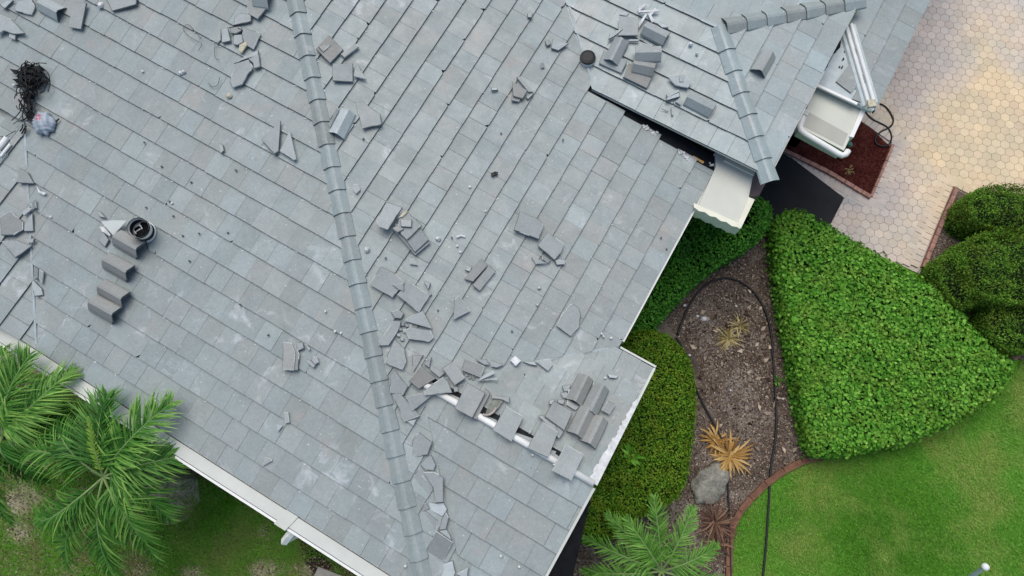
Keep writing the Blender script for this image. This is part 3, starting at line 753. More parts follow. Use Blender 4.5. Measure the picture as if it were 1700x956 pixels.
# isolated group upper middle
frag('five-sided slab on top of the small cluster in the upper middle of the roof', R_, [(850, 135), (876, 150), (868, 164), (852, 160)], lift=.03, tone=.5, hue=1)
frag('slab edge showing under the five-sided slab in the upper middle', R_, [(850, 157), (864, 163), (861, 169), (849, 167)], tone=.55, hue=.6)
frag('thin shard along the upper right side of the upper middle cluster', R_, [(857, 127), (862, 126), (886, 152), (877, 152)], tone=.6, hue=.6)
frag('three-cornered shard at the right end of the upper middle cluster', R_, [(873, 161), (886, 153), (884, 158), (876, 165)], tone=.75, hue=.7)
frag('flat shard with a straight top near the roof vent', R_, [(917, 65), (944, 72), (927, 84), (915, 80)], tone=.7, hue=.1)
frag('squarish pebble-sized chip left of the flat shard near the roof vent', R_, [(904, 67), (911, 65), (915, 73), (908, 76)], tone=.5, hue=.4)
frag('small square chip high on the roof near the top edge', R_, [(875, 22), (884, 21), (883, 29), (876, 29)], tone=.85, hue=.4)
frag('dark grey pebble below the flat shard near the vent', R_, [(897, 105), (902, 104), (904, 110), (899, 112)], tone=.1, hue=.3)
frag('oval white chip left of the upper middle cluster', R_, [(815, 146), (826, 146), (827, 149), (816, 150)], tone=1, hue=.2)
frag('white squiggle of mortar on the slope right of the leaning stack', R_, [(757, 392), (765, 389), (772, 391), (773, 394), (765, 392), (758, 395)], th=.014, mt=M_MORTAR, cat='mortar lump', name='mortar_lump')
mb = MB(); c0 = hit(819, 289, R_, SURF + .02); mb.box(c0, .07, .05, .03, Matrix.Rotation(.9, 3, 'Z')); mb.box(c0 + Vector((.03, .035, .002)), .055, .04, .026, Matrix.Rotation(.3, 3, 'Z'))
tag(mb.build('plastic_clip', M_BLACK, origin=c0 - Vector((0, 0, .015))), 'small black plastic clip lying on the open slope', 'clip')
# leaning stack
frag('dark lowest tile of the leaning stack in the roof centre', R_, [(650, 378), (664, 372), (714, 402), (689, 423)], lift=.0, th=.05, tone=.1, hue=.3, cat='roof tile', name='roof_tile')
frag('second tile from the bottom of the leaning stack, right side showing', R_, [(655, 372), (690, 366), (712, 398), (689, 419)], lift=.055, tone=.3, hue=.2, cat='roof tile', name='roof_tile', tilt=.1)
frag('upper right tile of the leaning stack in the roof centre', R_, [(668, 345), (678, 352), (701, 375), (676, 398), (666, 388), (660, 372)], lift=.09, tone=.55, hue=.3, cat='roof tile', name='roof_tile', tilt=.1)
frag('pale slab with a cut corner at the top left of the leaning stack', R_, [(642, 335), (668, 344), (644, 382), (630, 378), (624, 365)], lift=.12, tone=.8, hue=.4, cat='roof tile', name='roof_tile', tilt=.1)
frag('small rounded slab on top of the leaning stack', R_, [(664, 364), (684, 364), (683, 377), (666, 376)], lift=.13, tone=.9, hue=.5, tilt=.1)
frag('crumbled greenish chip beside the small rounded slab on the leaning stack', R_, [(651, 379), (658, 374), (671, 380), (660, 386)], lift=.13, th=.02, tone=.7, hue=.9)
frag('yellow splinters lying on the leaning stack', R_, [(660, 362), (668, 354), (674, 348), (677, 352), (668, 360)], lift=.13, th=.015, mt=M_CHIPY)
frag('small sharp triangle below the leaning stack', R_, [(679, 426), (684, 427), (694, 440), (680, 438)], tone=.8, hue=.5)
# pair of big slabs
frag('upper left slab of the pair of big slabs in the right centre', R_, [(862, 351), (890, 361), (902, 370), (895, 397), (853, 382)], lift=.03, th=.04, tone=.5, hue=.3, cat='roof tile', name='roof_tile', tilt=.1)
frag('lower right slab of the pair of big slabs in the right centre', R_, [(909, 384), (936, 404), (931, 420), (921, 432), (892, 407)], lift=.03, th=.03, tone=.55, hue=.3, cat='roof tile', name='roof_tile', tilt=.1)
frag('long low chip below the pair of big slabs', R_, [(882, 426), (893, 431), (909, 437), (890, 438)], tone=.6, hue=.3)
frag('dark chip half under the lower right big slab', R_, [(899, 421), (914, 432), (911, 437), (900, 430)], tone=.3, hue=.5)
frag('rounded pale chip right below the lower right big slab', R_, [(921, 432), (929, 429), (939, 432), (937, 439), (924, 440)], tone=.8, hue=.3)
frag('left of the two parallel strips in the roof centre', R_, [(799, 429), (810, 440), (785, 468), (770, 463)], lift=.012, tone=.4, hue=.7)
frag('right of the two parallel strips in the roof centre', R_, [(812, 441), (823, 450), (796, 483), (784, 474)], lift=.008, tone=.5, hue=.6)
frag('pale chip at the upper left side of the two parallel strips', R_, [(771, 448), (783, 441), (780, 451)], tone=1, hue=.2)
frag('rounded slab with a curved top near the eave notch', R_, [(951, 504), (961, 511), (964, 523), (962, 542), (948, 558), (924, 540), (932, 522), (946, 505)], lift=.006, tone=.55, hue=.3)
# cluster beside the hip, middle
frag('large slab nearest the hip at the head of the long debris field', R_, [(633, 442), (657, 454), (671, 468), (652, 494), (613, 471)], lift=.03, th=.03, tone=.45, hue=.35, cat='roof tile', name='roof_tile', tilt=.1)
frag('large pointed slab at the head of the debris field, right of the first', R_, [(675, 463), (694, 478), (713, 490), (696, 519), (659, 490), (670, 476)], lift=.02, tone=.5, hue=.35, cat='roof tile', name='roof_tile')
frag('small dark arrow chip between the two large slabs of the debris field', R_, [(651, 473), (670, 470), (671, 483), (660, 480)], lift=.06, th=.02, tone=.35, hue=.5)
frag('narrow shard right of the large pointed slab, upper one', R_, [(703, 466), (715, 470), (711, 481)], tone=.7, hue=.2)
frag('narrow shard right of the large pointed slab, lower one', R_, [(711, 480), (717, 489), (713, 492)], tone=.6, hue=.2)
frag('standalone triangle with a bright left edge right of the debris field', R_, [(762, 490), (781, 516), (752, 531), (755, 497)], lift=.016, tone=.55, hue=.3)
frag('bright-edged triangle above the long six-sided slab', R_, [(703, 516), (718, 546), (669, 532), (681, 525)], lift=.02, tone=.6, hue=.3)
frag('long six-sided slab in the middle of the debris field', R_, [(681, 542), (715, 548), (720, 561), (711, 568), (679, 563), (672, 550)], lift=.014, tone=.6, hue=.3)
frag('tall shard with a bright left edge against the hip', R_, [(652, 532), (666, 533), (664, 542), (645, 573), (627, 573)], lift=.02, tone=.55, hue=.35)
frag('round-cornered slab above the tall shard by the hip', R_, [(649, 518), (662, 513), (671, 520), (666, 529), (655, 528)], tone=.5, hue=.4)
frag('five-sided slab below the tall shard by the hip', R_, [(655, 563), (672, 578), (675, 597), (668, 614), (638, 601)], lift=.014, tone=.55, hue=.35)
for i, (u, v) in enumerate(((668, 538), (675, 540), (681, 540), (664, 546), (671, 549), (661, 556), (667, 563), (658, 548))):
    frag('thumb-sized crumb in the middle of the debris field between triangle and tall shard', R_, [(u - 3, v - 3), (u + 3, v - 2), (u + 4, v + 3), (u - 2, v + 3)], th=.02, tone=.4 + .08 * i, hue=.3, group='thumb-sized crumbs in the debris field', seed=i)
frag('three-sided upright piece above the brown slab', R_, [(684, 590), (703, 589), (686, 618)], tone=.55, hue=.7)
frag('small triangle right of the three-sided upright piece', R_, [(717, 592), (713, 611), (703, 604)], tone=.5, hue=.5)
frag('brown diamond slab touching the hidden end of the white ridge riser', R_, [(699, 606), (724, 628), (695, 646), (678, 632)], lift=.03, tone=.2, hue=1, cat='roof tile', name='roof_tile', tilt=.1)
frag('slab leaning between brown diamond slab and blocky slab', R_, [(715, 605), (738, 620), (730, 627), (713, 613)], lift=.01, tone=.6, hue=.6)
frag('blocky slab with a thick edge in the lower debris field', R_, [(751, 600), (773, 628), (755, 640), (734, 611)], lift=.05, th=.04, tone=.6, hue=.5, cat='roof tile', name='roof_tile', tilt=.1)
frag('tilted slab right of the blocky slab in the lower debris field', R_, [(772, 595), (805, 608), (798, 627), (766, 614)], lift=.035, tone=.35, hue=.7, cat='roof tile', name='roof_tile')
frag('dark-edged slab above the left end of the white ridge riser', P_BN, [(736, 625), (744, 633), (751, 652), (705, 656), (703, 649)], lift=.06, tone=.45, hue=.4, tilt=.1)
frag('upper of the two long splinters right of the tilted slab', P_BN, [(818, 615), (822, 620), (791, 634), (800, 625)], lift=.03, tone=.8, hue=.3)
frag('lower of the two long splinters right of the tilted slab', P_BN, [(791, 632), (825, 627), (824, 631)], lift=.03, tone=.7, hue=.3)
frag('flat shard behind the tilted slab, with a curved top', R_, [(789, 596), (808, 596), (813, 606), (804, 606)], lift=.01, tone=.6, hue=.3)
frag('curved triangular shard near the wing valley', R_, [(813, 598), (822, 600), (836, 606), (825, 611), (816, 609)], lift=.008, tone=.65, hue=.3)
frag('bright white five-sided lump on the wing valley', P_BN, [(855, 590), (865, 599), (856, 608), (847, 598)], th=.05, mt=M_MORTAR, cat='mortar lump', name='mortar_lump')
frag('long chip right of the bright white lump', P_BN, [(868, 600), (888, 600), (892, 607), (879, 605)], tone=.8, hue=.2)
frag('arched-top shard further right along the wing valley', P_BN, [(889, 600), (913, 595), (918, 605), (910, 616)], lift=.008, tone=.6, hue=.1)
frag('wide slab by the hip with a small triangle below it', R_, [(651, 654), (664, 652), (671, 660), (698, 690), (671, 700)], lift=.014, tone=.45, hue=.35, cat='roof tile', name='roof_tile')
frag('slab overlapping the wide slab by the hip', R_, [(674, 658), (704, 652), (715, 658), (685, 682)], lift=.045, tone=.4, hue=.4)
frag('small pale triangle below the wide slab by the hip', R_, [(675, 699), (691, 696), (686, 707)], tone=.9, hue=.2)
frag('flat slab against the hip beside the brown diamond slab', R_, [(648, 622), (655, 614), (678, 641), (670, 656), (648, 652)], lift=.0, tone=.45, hue=.3)
frag('crumb beside the blocky slab above the white ridge riser', P_BN, [(752, 642), (760, 642), (761, 650), (754, 651)], lift=.03, tone=.4, hue=.4)
for i, (u, v) in enumerate(((775, 622), (780, 627), (786, 629), (771, 618), (790, 625), (766, 641))):
    frag('dark crumb in the crack below the tilted slab of the lower debris field', R_, [(u - 3, v - 2), (u + 2, v - 3), (u + 3, v + 2), (u - 2, v + 3)], th=.018, tone=.15, hue=.4, group='dark crumbs below the tilted slab', seed=i)
# flat tiles set across the open ridge
frag('lower tile of the westernmost pair set across the open ridge', BN, [(806, 644), (814, 652), (791, 697), (783, 694)], lift=.01, tone=.3, hue=.9, cat='roof tile', name='roof_tile', tilt=.05)
frag('first flat tile across the open ridge, nearest the main hip', BN, [(776, 635), (806, 652), (784, 694), (754, 678)], lift=.075, th=.03, tone=.45, hue=.45, cat='roof tile', name='roof_tile', tilt=.05)
frag('second flat tile across the open ridge with two white nail dots', BN, [(840, 674), (869, 691), (849, 733), (818, 713)], lift=.06, th=.03, tone=.5, hue=.25, cat='roof tile', name='roof_tile', tilt=.05)
frag('third flat tile across the open ridge, left of the ridge tile group', BN, [(900, 699), (926, 717), (910, 760), (875, 744)], lift=.06, th=.03, tone=.5, hue=.4, cat='roof tile', name='roof_tile', tilt=.05)
frag('last flat tile across the open ridge, closest to the white rake', BN, [(939, 737), (969, 754), (949, 798), (916, 781)], lift=.06, th=.03, tone=.55, hue=.3, cat='roof tile', name='roof_tile', tilt=.05)
frag('flat tile resting beside the ridge tile group, second layer above the slope', BN, [(919, 665), (951, 683), (937, 715), (904, 691)], lift=.07, th=.03, tone=.35, hue=.4, cat='roof tile', name='roof_tile', tilt=.05)
frag('thin tile sticking out under the one beside the ridge tile group', BN, [(893, 690), (906, 688), (938, 713), (932, 724)], lift=.02, tone=.35, hue=.4)
frag('broken tile corner behind the third flat tile', BN, [(893, 690), (899, 689), (923, 707), (925, 717), (905, 703)], lift=.03, tone=.6, hue=.3)
frag('small tile corner right of the third flat tile', BN, [(925, 715), (936, 718), (928, 729), (922, 722)], lift=.02, tone=.5, hue=.4)
frag('dusty slab strip above the folded felt scrap', BN, [(816, 655), (846, 659), (846, 669), (836, 664), (815, 661)], lift=.02, tone=.55, hue=.5)
mb = MB(); P = [hit(u, v, BN, SURF + .03) for u, v in ((806, 686), (812, 670), (822, 661), (835, 666), (829, 675), (820, 686), (810, 690))]
mb.prism([p - Vector((0, 0, .03)) for p in P], [p + Vector((0, 0, random.uniform(-.01, .03))) for p in P])
tag(mb.build('felt_scrap', simple('greenish_felt', (.20, .215, .185), .9, .35, 14, bmp=.8, bscale=25), origin=P[0]), 'folded greenish felt scrap in the open ridge beside the first flat tile', 'felt scrap')
mb = MB(); mb.tube([hit(u, v, BN, SURF + .07) for u, v in ((802, 688), (807, 689), (813, 688), (819, 684), (824, 677))], .016, 6)
tag(mb.build('bent_strip', simple('pinkish_strip', (.42, .36, .33), .7, .1, 12), origin=hit(802, 688, BN, SURF)), 'bent pinkish strip lying on the felt scrap by the ridge riser', 'strip')
def bumpR(label, u, v, tone=.45, hue=.8, lift=.0, T=.018): return loose_ridge(label, BN, u, v, -.44, .9, tone=tone, hue=hue, lift=lift, T=T, ln=.43)
bumpR('leftmost upper ridge tile of the group of four near the white rake', 963, 646, .45, .9, .03)
bumpR('upper right ridge tile of the group of four near the white rake', 989, 662, .45, .6, .03)
bumpR('lower left ridge tile of the group of four near the white rake', 966, 700, .5, .9, .04)
bumpR('lower right ridge tile of the group of four, open end towards the viewer', 987, 715, .6, .9, .02)
frag('small rectangular slab right of the group of four ridge tiles', BN, [(1009, 665), (1022, 671), (1012, 688), (998, 681)], lift=.02, tone=.35, hue=.4)
frag('flat white-rimmed chip near the wing corner', BN, [(1008, 621), (1027, 624), (1023, 628), (1011, 627)], tone=.9, hue=.1)
frag('tile corner behind the upper right ridge tile of the group of four', BN, [(985, 634), (994, 637), (993, 641), (984, 639)], lift=.02, tone=.6, hue=.3)
for i, (px) in enumerate(([(933, 640), (948, 638), (944, 650), (936, 650)], [(930, 652), (940, 650), (946, 662), (935, 660)], [(925, 662), (938, 664), (936, 672), (926, 669)],
                          [(942, 662), (961, 675), (955, 681), (940, 672)], [(944, 646), (951, 648), (948, 660), (942, 656)], [(912, 664), (922, 663), (918, 672), (911, 671)])):
    frag(('uppermost jagged rubble piece left of the group of four ridge tiles', 'jagged rubble piece just under the uppermost one beside the ridge tile group', 'leftmost low rubble piece above the flat tile by the ridge tile group', 'largest slanting rubble slab between flat tile and ridge tile group',
          'narrow upright rubble piece touching the leftmost upper ridge tile', 'isolated rubble piece at the far left of the heap beside the ridge tiles')[i], BN, px, lift=.01 * (i % 3), tone=.5 + .06 * i, hue=.3, group='rubble beside the ridge tile group', seed=i)
# debris along the lower valley
frag('hexagonal slab lowest-but-two beside the hip in the lower valley', BS, [(695, 717), (718, 734), (710, 755), (691, 758), (683, 752), (685, 731)], lift=.03, tone=.5, hue=.35)
frag('shield-shaped shard below the hexagonal slab', BS, [(698, 770), (707, 759), (716, 755), (724, 772), (720, 782), (708, 780)], lift=.02, tone=.6, hue=.2)
frag('long boot-shaped slab in the lower valley', BS, [(703, 784), (720, 783), (737, 793), (736, 834), (723, 835), (719, 810)], lift=.035, tone=.55, hue=.3)
frag('wide flat slab under the boot-shaped slab', BS, [(698, 773), (715, 790), (718, 814), (708, 825), (680, 802)], lift=.005, tone=.5, hue=.2)
frag('finger-long splinter on the wide flat slab in the lower valley', BS, [(699, 791), (703, 789), (709, 797), (707, 800)], lift=.035, th=.015, tone=.8, hue=.2)
frag('smeared pale mortar patch below the boot-shaped slab', BS, [(711, 833), (723, 835), (737, 834), (743, 846), (735, 858), (722, 852), (712, 845)], th=.02, tone=1, hue=.0)
frag('dusty shard left of the pale mortar patch', BS, [(690, 836), (708, 835), (714, 844), (703, 850), (691, 852)], lift=.01, tone=.4, hue=.3)
frag('rounded slab between the hip and the pale mortar patch', BS, [(693, 853), (708, 848), (727, 864), (725, 879), (714, 891), (699, 881)], lift=.006, tone=.5, hue=.3)
frag('upright hooked shard right of the rounded slab', BS, [(740, 849), (745, 859), (740, 879), (729, 880), (733, 862)], lift=.01, tone=.55, hue=.3)
frag('dark grey square slab near the bottom of the lower valley', BS, [(724, 881), (752, 900), (735, 933), (706, 914)], lift=.02, tone=.15, hue=.4, cat='roof tile', name='roof_tile')
frag('thin triangle behind the dark grey square slab', BS, [(741, 878), (748, 889), (750, 897), (728, 881)], tone=.7, hue=.1)
frag('long pale slab at the bottom edge beside the hip', BS, [(708, 919), (733, 935), (725, 962), (712, 962)], tone=.7, hue=.1)
frag('pale chalky slab at the bottom edge below the dark grey square', BS, [(735, 935), (752, 930), (757, 950), (750, 965), (728, 965)], tone=.95, hue=.05)
frag('tooth-shaped shard at the bottom edge right of the chalky slab', BS, [(778, 942), (776, 962), (757, 953)], lift=.01, tone=.75, hue=.1)
# left slope loose pieces
frag('lower of the two stacked slabs left of the hip near the centre', L_, [(474, 571), (491, 575), (497, 587), (495, 615), (478, 616)], lift=.0, tone=.5, hue=.7)
frag('upper of the two stacked slabs left of the hip near the centre', L_, [(470, 568), (485, 569), (490, 585), (488, 615), (469, 614)], lift=.035, tone=.75, hue=.9)
frag('angular chip touching the two stacked slabs', L_, [(491, 568), (503, 569), (505, 578), (494, 583)], tone=.7, hue=.3)
frag('sliver at the upper right of the two stacked slabs', L_, [(506, 567), (515, 579), (512, 582)], tone=.9, hue=.4)
frag('left half of the small broken pair right of the two stacked slabs', L_, [(508, 596), (516, 598), (524, 607), (521, 611), (510, 602)], tone=.8, hue=.5)
frag('right half of the small broken pair right of the two stacked slabs', L_, [(518, 591), (526, 592), (529, 602), (523, 606), (517, 599)], tone=.75, hue=.4)
frag('small upright chip on the lower left slope', L_, [(471, 684), (479, 684), (481, 701), (473, 703)], th=.018, tone=.8, hue=.3)
frag('arrow chip just below the small upright chip', L_, [(459, 705), (470, 706), (461, 717)], th=.018, tone=.9, hue=.2)
frag('tooth-shaped chip near the gutter joint', L_, [(440, 759), (450, 761), (452, 765), (436, 774)], th=.018, tone=.8, hue=.6)
frag('pale pointed chip in the upper middle of the left slope', L_, [(363, 238), (370, 240), (372, 250), (366, 255)], tone=.9, hue=.7)
# white lumps
def lump(label, pl, u, v, r, mt=M_MORTAR, h=.035, name='mortar_lump', cat='mortar lump', group=None):
    rr = random.Random(int(u * 7 + v)); c = hit(u, v, pl, SURF + .02); mb = MB(); n = 8
    ring = []
    for lv, (sc_, dz) in enumerate(((.9, -.02), (1., .0), (.6, h * .8))):
        b = len(mb.v)
        for k in range(n):
            a = 6.283 * k / n; s2 = r * sc_ * rr.uniform(.75, 1.15)
            mb.v.append((c.x + s2 * math.cos(a), c.y + s2 * math.sin(a), c.z + dz))
        ring.append(b)
    for a, b in zip(ring, ring[1:]):
        for k in range(n): mb.face([a + k, a + (k + 1) % n, b + (k + 1) % n, b + k])
    mb.face([ring[0] + k for k in range(n)][::-1]); mb.face([ring[-1] + k for k in range(n)])
    o = mb.build(name, mt, origin=c - Vector((0, 0, .02))); return tag(o, label, cat, group)
lump('round white mortar lump left of the top edge slab', L_, 167, 8, .055)
lump('lone bright white mortar lump below the long wire loop', L_, 300, 121, .032)
lump('second half of the lone white mortar lump, on its right', L_, 305, 119, .03)
lump('yellowish mortar lump below the big broken slab', L_, 380, 159, .05, M_CHIPY)
lump('small white mortar crumb left of the black wire tangle', L_, 24, 142, .03)
lump('white mortar crumb on the upper wing above the brown-stained tiles', US, 1147, 73, .035)
lump('grey crumb on the upper wing below the white mortar crumb', US, 1157, 89, .025, M_BREAK)
lump('white lump on the gable corner of the upper wing', P_TE, 1398, 2, .05)
lump('rounded grey stone beside the hip above the debris field', R_, 609, 414, .045, M_BREAK)
lump('rounded grey stone right below the leaning stack', R_, 727, 396, .04, M_BREAK)
lump('grey stone in the open area between the splinters and the third flat tile', BN, 880, 717, .03, M_BREAK)
lump('lone pebble below the two parallel strips', R_, 895, 478, .028, M_BREAK)
lump('lone pebble near the two parallel strips, further down slope', R_, 892, 506, .025, M_BREAK)
for i, (pl, u, v) in enumerate(((L_, 268, 276), (L_, 239, 236), (L_, 317, 302), (L_, 281, 334), (L_, 287, 358), (L_, 303, 391), (L_, 330, 387), (L_, 314, 433), (L_, 391, 282), (L_, 242, 344),
                                (L_, 378, 386), (R_, 832, 221), (R_, 1098, 394), (R_, 1107, 413), (R_, 850, 550), (R_, 750, 394), (R_, 640, 428), (R_, 603, 230), (R_, 727, 515), (R_, 935, 232), (L_, 445, 556), (L_, 398, 505))):
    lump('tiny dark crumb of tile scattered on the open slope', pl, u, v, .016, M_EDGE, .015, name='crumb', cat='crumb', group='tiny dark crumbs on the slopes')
for i, (pl, u, v) in enumerate(((L_, 285, 337), (R_, 780, 310), (R_, 806, 350), (L_, 540, 517), (L_, 556, 550), (L_, 566, 553), (R_, 1015, 561), (R_, 1002, 558), (R_, 999, 554), (L_, 84, 360), (BS, 832, 923), (BS, 862, 941),
                                (BN, 1005, 627), (L_, 405, 120), (L_, 236, 118), (R_, 759, 408), (R_, 764, 418), (BS, 920, 771), (BS, 884, 755), (L_, 673, 940))):
    lump('tiny white speck of mortar on the tiles', pl, u, v, .02, M_MORTAR, .012, name='crumb', cat='crumb', group='tiny white mortar specks')

# upper wing pile
frag('square tile at the left side of the upper wing pile', US, [(1028, 27), (1059, 27), (1059, 58), (1027, 58)], lift=.03, tone=.7, hue=.4, cat='roof tile', name='roof_tile', tilt=.1)
frag('curved sliver left below the square tile of the upper wing pile', US, [(1034, 48), (1026, 56), (1010, 65), (1012, 56), (1025, 50)], lift=.04, tone=.9, hue=.2)
frag('wide flat tile under the leftmost ridge tile of the upper wing pile', US, [(994, 104), (1032, 121), (1042, 101), (1003, 84)], lift=.0, tone=.5, hue=.2, cat='roof tile', name='roof_tile')
loose_ridge('leftmost ridge tile of the upper wing pile, beside the roof vent', US, 1023, 84, -.45, .9, lift=.03, tone=.6, hue=.3)
loose_ridge('uppermost ridge tile of the upper wing pile, below the white slats', US, 1088, 54, .88, .45, lift=.03, tone=.6, hue=.3)
frag('brown flat tile at the foot of the upper wing pile', US, [(1042, 104), (1085, 124), (1074, 147), (1034, 128)], lift=.0, tone=.25, hue=1, cat='roof tile', name='roof_tile')
loose_ridge('small lower ridge tile of the upper wing pile, on the brown tile', US, 1069, 110, .97, .2, lift=.04, ln=.34, tone=.55, hue=.7)
loose_ridge('middle ridge tile of the upper wing pile, lying level on the others', US, 1076, 88, 1, -.03, lift=.11, tone=.65, hue=.4)
frag('tile corner behind the middle ridge tile of the upper wing pile', US, [(1066, 70), (1086, 75), (1075, 84), (1060, 80)], lift=.05, tone=.6, hue=.3)
frag('thin strip between the square tile and the uppermost ridge tile', US, [(1045, 65), (1062, 65), (1060, 68), (1043, 68)], tone=.9, hue=.2)
for lb, px in (('longest white slat lying level at the top of the upper wing pile', [(1060, 18), (1094, 15), (1094, 19), (1060, 21)]),
               ('left slanting white slat of the upper wing pile', [(1061, 38), (1071, 23), (1075, 24), (1060, 47)]),
               ('right slanting white slat of the upper wing pile', [(1075, 22), (1079, 21), (1087, 35), (1082, 37)]),
               ('short white slat left of the crossing of the white slats', [(1059, 13), (1070, 5), (1073, 9), (1061, 18)]),
               ('white slat stub right of the crossing, under the longest slat', [(1078, 20), (1088, 12), (1090, 15), (1081, 26)])):
    frag(lb, US, px, lift=.03, th=.02, mt=M_MORTAR, cat='slat', name='white_slat')
frag('pale shard right of the uppermost ridge tile of the upper wing pile', US, [(1090, 38), (1100, 38), (1110, 46), (1099, 46)], lift=.01, tone=1, hue=0)
frag('small pale shard left of the top of the square tile', US, [(1028, 24), (1037, 19), (1045, 22), (1040, 26)], tone=1, hue=.1)
frag('oval slab with a chip on it in the middle of the upper wing', US, [(1109, 128), (1120, 127), (1138, 124), (1148, 137), (1142, 146), (1121, 141)], lift=.01, tone=.75, hue=.1)
frag('ring-shaped chip on the oval slab of the upper wing', US, [(1128, 128), (1135, 128), (1135, 136), (1128, 136)], lift=.045, th=.012, tone=.6, hue=.2)
frag('left shard of the fan of shards below the oval slab', US, [(1106, 157), (1126, 149), (1128, 152), (1108, 162)], lift=.01, tone=.8, hue=.1)
frag('middle shard of the fan of shards below the oval slab', US, [(1106, 163), (1128, 153), (1129, 160), (1106, 167)], lift=.02, tone=.85, hue=.1)
frag('right shard of the fan of shards below the oval slab', US, [(1127, 149), (1132, 166), (1131, 174), (1121, 168), (1129, 162)], lift=.01, tone=.6, hue=.1)
loose_ridge('ridge tile lying level below the fan of shards on the upper wing', US, 1162, 172, .88, .45, lift=.0, tone=.55, hue=.1, ln=.44)
frag('thin splinter left of the upper wing eave', US, [(1098, 180), (1109, 182), (1110, 185)], th=.015, tone=1, hue=0)
frag('upright splinter right of the thin splinter near the upper wing eave', US, [(1114, 177), (1117, 178), (1118, 192), (1115, 191)], th=.015, tone=.7, hue=.1)
loose_ridge('lone ridge tile on the small east face beside the upper wing hip', UE, 1269, 104, -.5, .87, tone=.6, hue=.5)

# far left pieces along the valley
frag('triangle with a dark lower edge beside the west ridge', WW, [(32, 278), (47, 286), (57, 305), (28, 303)], lift=.01, tone=.4, hue=.4)
frag('dark six-sided slab at the left edge', WW, [(0, 361), (17, 350), (38, 368), (38, 381), (22, 390), (1, 390)], lift=.02, tone=.2, hue=.5)
frag('long slab with a scratched face below the six-sided slab', WW, [(2, 400), (28, 398), (53, 408), (38, 420), (26, 428)], lift=.01, tone=.55, hue=.2)
frag('small rounded piece in the left valley above the six-sided slab', WW, [(36, 353), (45, 344), (54, 346), (40, 358)], lift=.01, tone=.8, hue=.2)
frag('upright shard in the left valley right of the six-sided slab', WW, [(40, 372), (54, 353), (56, 384), (40, 384)], lift=.0, tone=.6, hue=.2)
frag('little box-like chip where the left valley bends', WW, [(43, 396), (57, 396), (55, 402), (46, 403)], lift=.03, tone=.7, hue=.3)
frag('thin dark shard in the left valley beside a tile corner', L_, [(53, 334), (58, 330), (60, 345), (54, 349)], lift=.01, tone=.1, hue=.3)
frag('pale diamond shard low in the left valley', WW, [(55, 464), (70, 479), (72, 490), (58, 492), (52, 476)], lift=.02, tone=.85, hue=.1)
frag('dark splinter above the pale diamond shard', L_, [(58, 442), (64, 446), (63, 462), (58, 464)], tone=.15, hue=.3)
frag('grey splinter right of the dark splinter in the left valley', L_, [(65, 446), (72, 451), (69, 472), (64, 462)], tone=.6, hue=.3)
frag('white curved mortar strip where the left valley meets a tile corner', L_, [(60, 307), (66, 317), (77, 320), (72, 324), (63, 319)], th=.015, mt=M_MORTAR, cat='mortar lump', name='mortar_lump')

# stacks of nested ridge tiles
for nm, u, v in (('top stack of the four, beside the bucket', 209, 404), ('second stack of the four, below the one by the bucket', 192, 442), ('third stack of the four, close above the last', 184, 486), ('lowest stack of the four', 169, 512)):
    for k, w_ in enumerate(('bottom', 'middle', 'top')):
        loose_ridge('%s ridge tile in the %s' % (w_, nm), L_, u + 2 + k * .5, v + (3 - 2 * k) * 1.0, .87, .48, lift=.042 * k + (.0), ln=.44, wsc=.95, tone=.42 + .06 * k, hue=.85, group='nested ridge tiles in four stacks', T=.016)

# bucket
b0 = hit(244, 386, L_, SURF); b1 = hit(229, 378, L_, .34)
mb = MB(); ax = (b1 - b0).normalized(); Ln = (b1 - b0).length
mb.tube([b0, b0 + ax * Ln * .97, b1], [.135, .145, .15], 28, cap=False)
x = ax.cross(Vector((0, 0, 1))); 
mb.tube([b1, b0 + ax * Ln * .9], [.138, .132], 28, cap=False)
bk = empty('bucket', b0, 'white bucket with black rim and sticks in it beside the top stack of ridge tiles', 'bucket')
mb.build('body', M_WHITE, bk, smooth=True)
mb = MB(); mb.tube([b0 + ax * Ln * .35, b0 + ax * Ln * .36], .134, 28); mb.tube([b1 - ax * .04, b1 + ax * .008], .154, 28, cap=False); mb.tube([b1 - ax * .25, b1 + ax * .006], .14, 28, cap=False)
mb.build('lining', M_FELT, bk)
mb = MB(); c = hit(243, 386, L_, SURF + .01); n = L_.n(); mb.tube([c, c + n * .03], .16, 28); mb.build('base', M_WHITE, bk)
mb = MB()
for (p, q) in (((218, 382), (232, 372)), ((222, 387), (233, 380)), ((226, 370), (234, 376)), ((219, 378), (226, 388)), ((231, 368), (236, 380))):
    mb.tube([hit(p[0], p[1], L_, .17), hit(q[0], q[1], L_, .24)], .009, 5)
mb.build('stick', M_MORTAR, bk)
mb = MB(); mb.tube([hit(238, 384, L_, .25), hit(241, 396, L_, .12), hit(245, 413, L_, .05)], .008, 6); mb.build('handle', M_BLACK, bk)
frag('pale triangular board left of the bucket', L_, [(168, 368), (190, 366), (212, 366), (188, 391)], lift=.07, th=.012, mt=simple('pale_board', (.55, .6, .58), .6, .06, 8), cat='board', name='board')
frag('narrow pale board end left of the triangular board', L_, [(165, 376), (172, 376), (184, 390), (182, 392), (169, 384)], lift=.03, th=.012, mt=M_MORTAR, cat='board', name='board')
frag('square shard below the pale triangular board', L_, [(163, 399), (171, 385), (181, 398), (174, 410)], tone=.6, hue=.2)
frag('small shard above the left corner of the triangular board', L_, [(160, 349), (168, 352), (176, 362), (165, 360)], tone=.7, hue=.2)

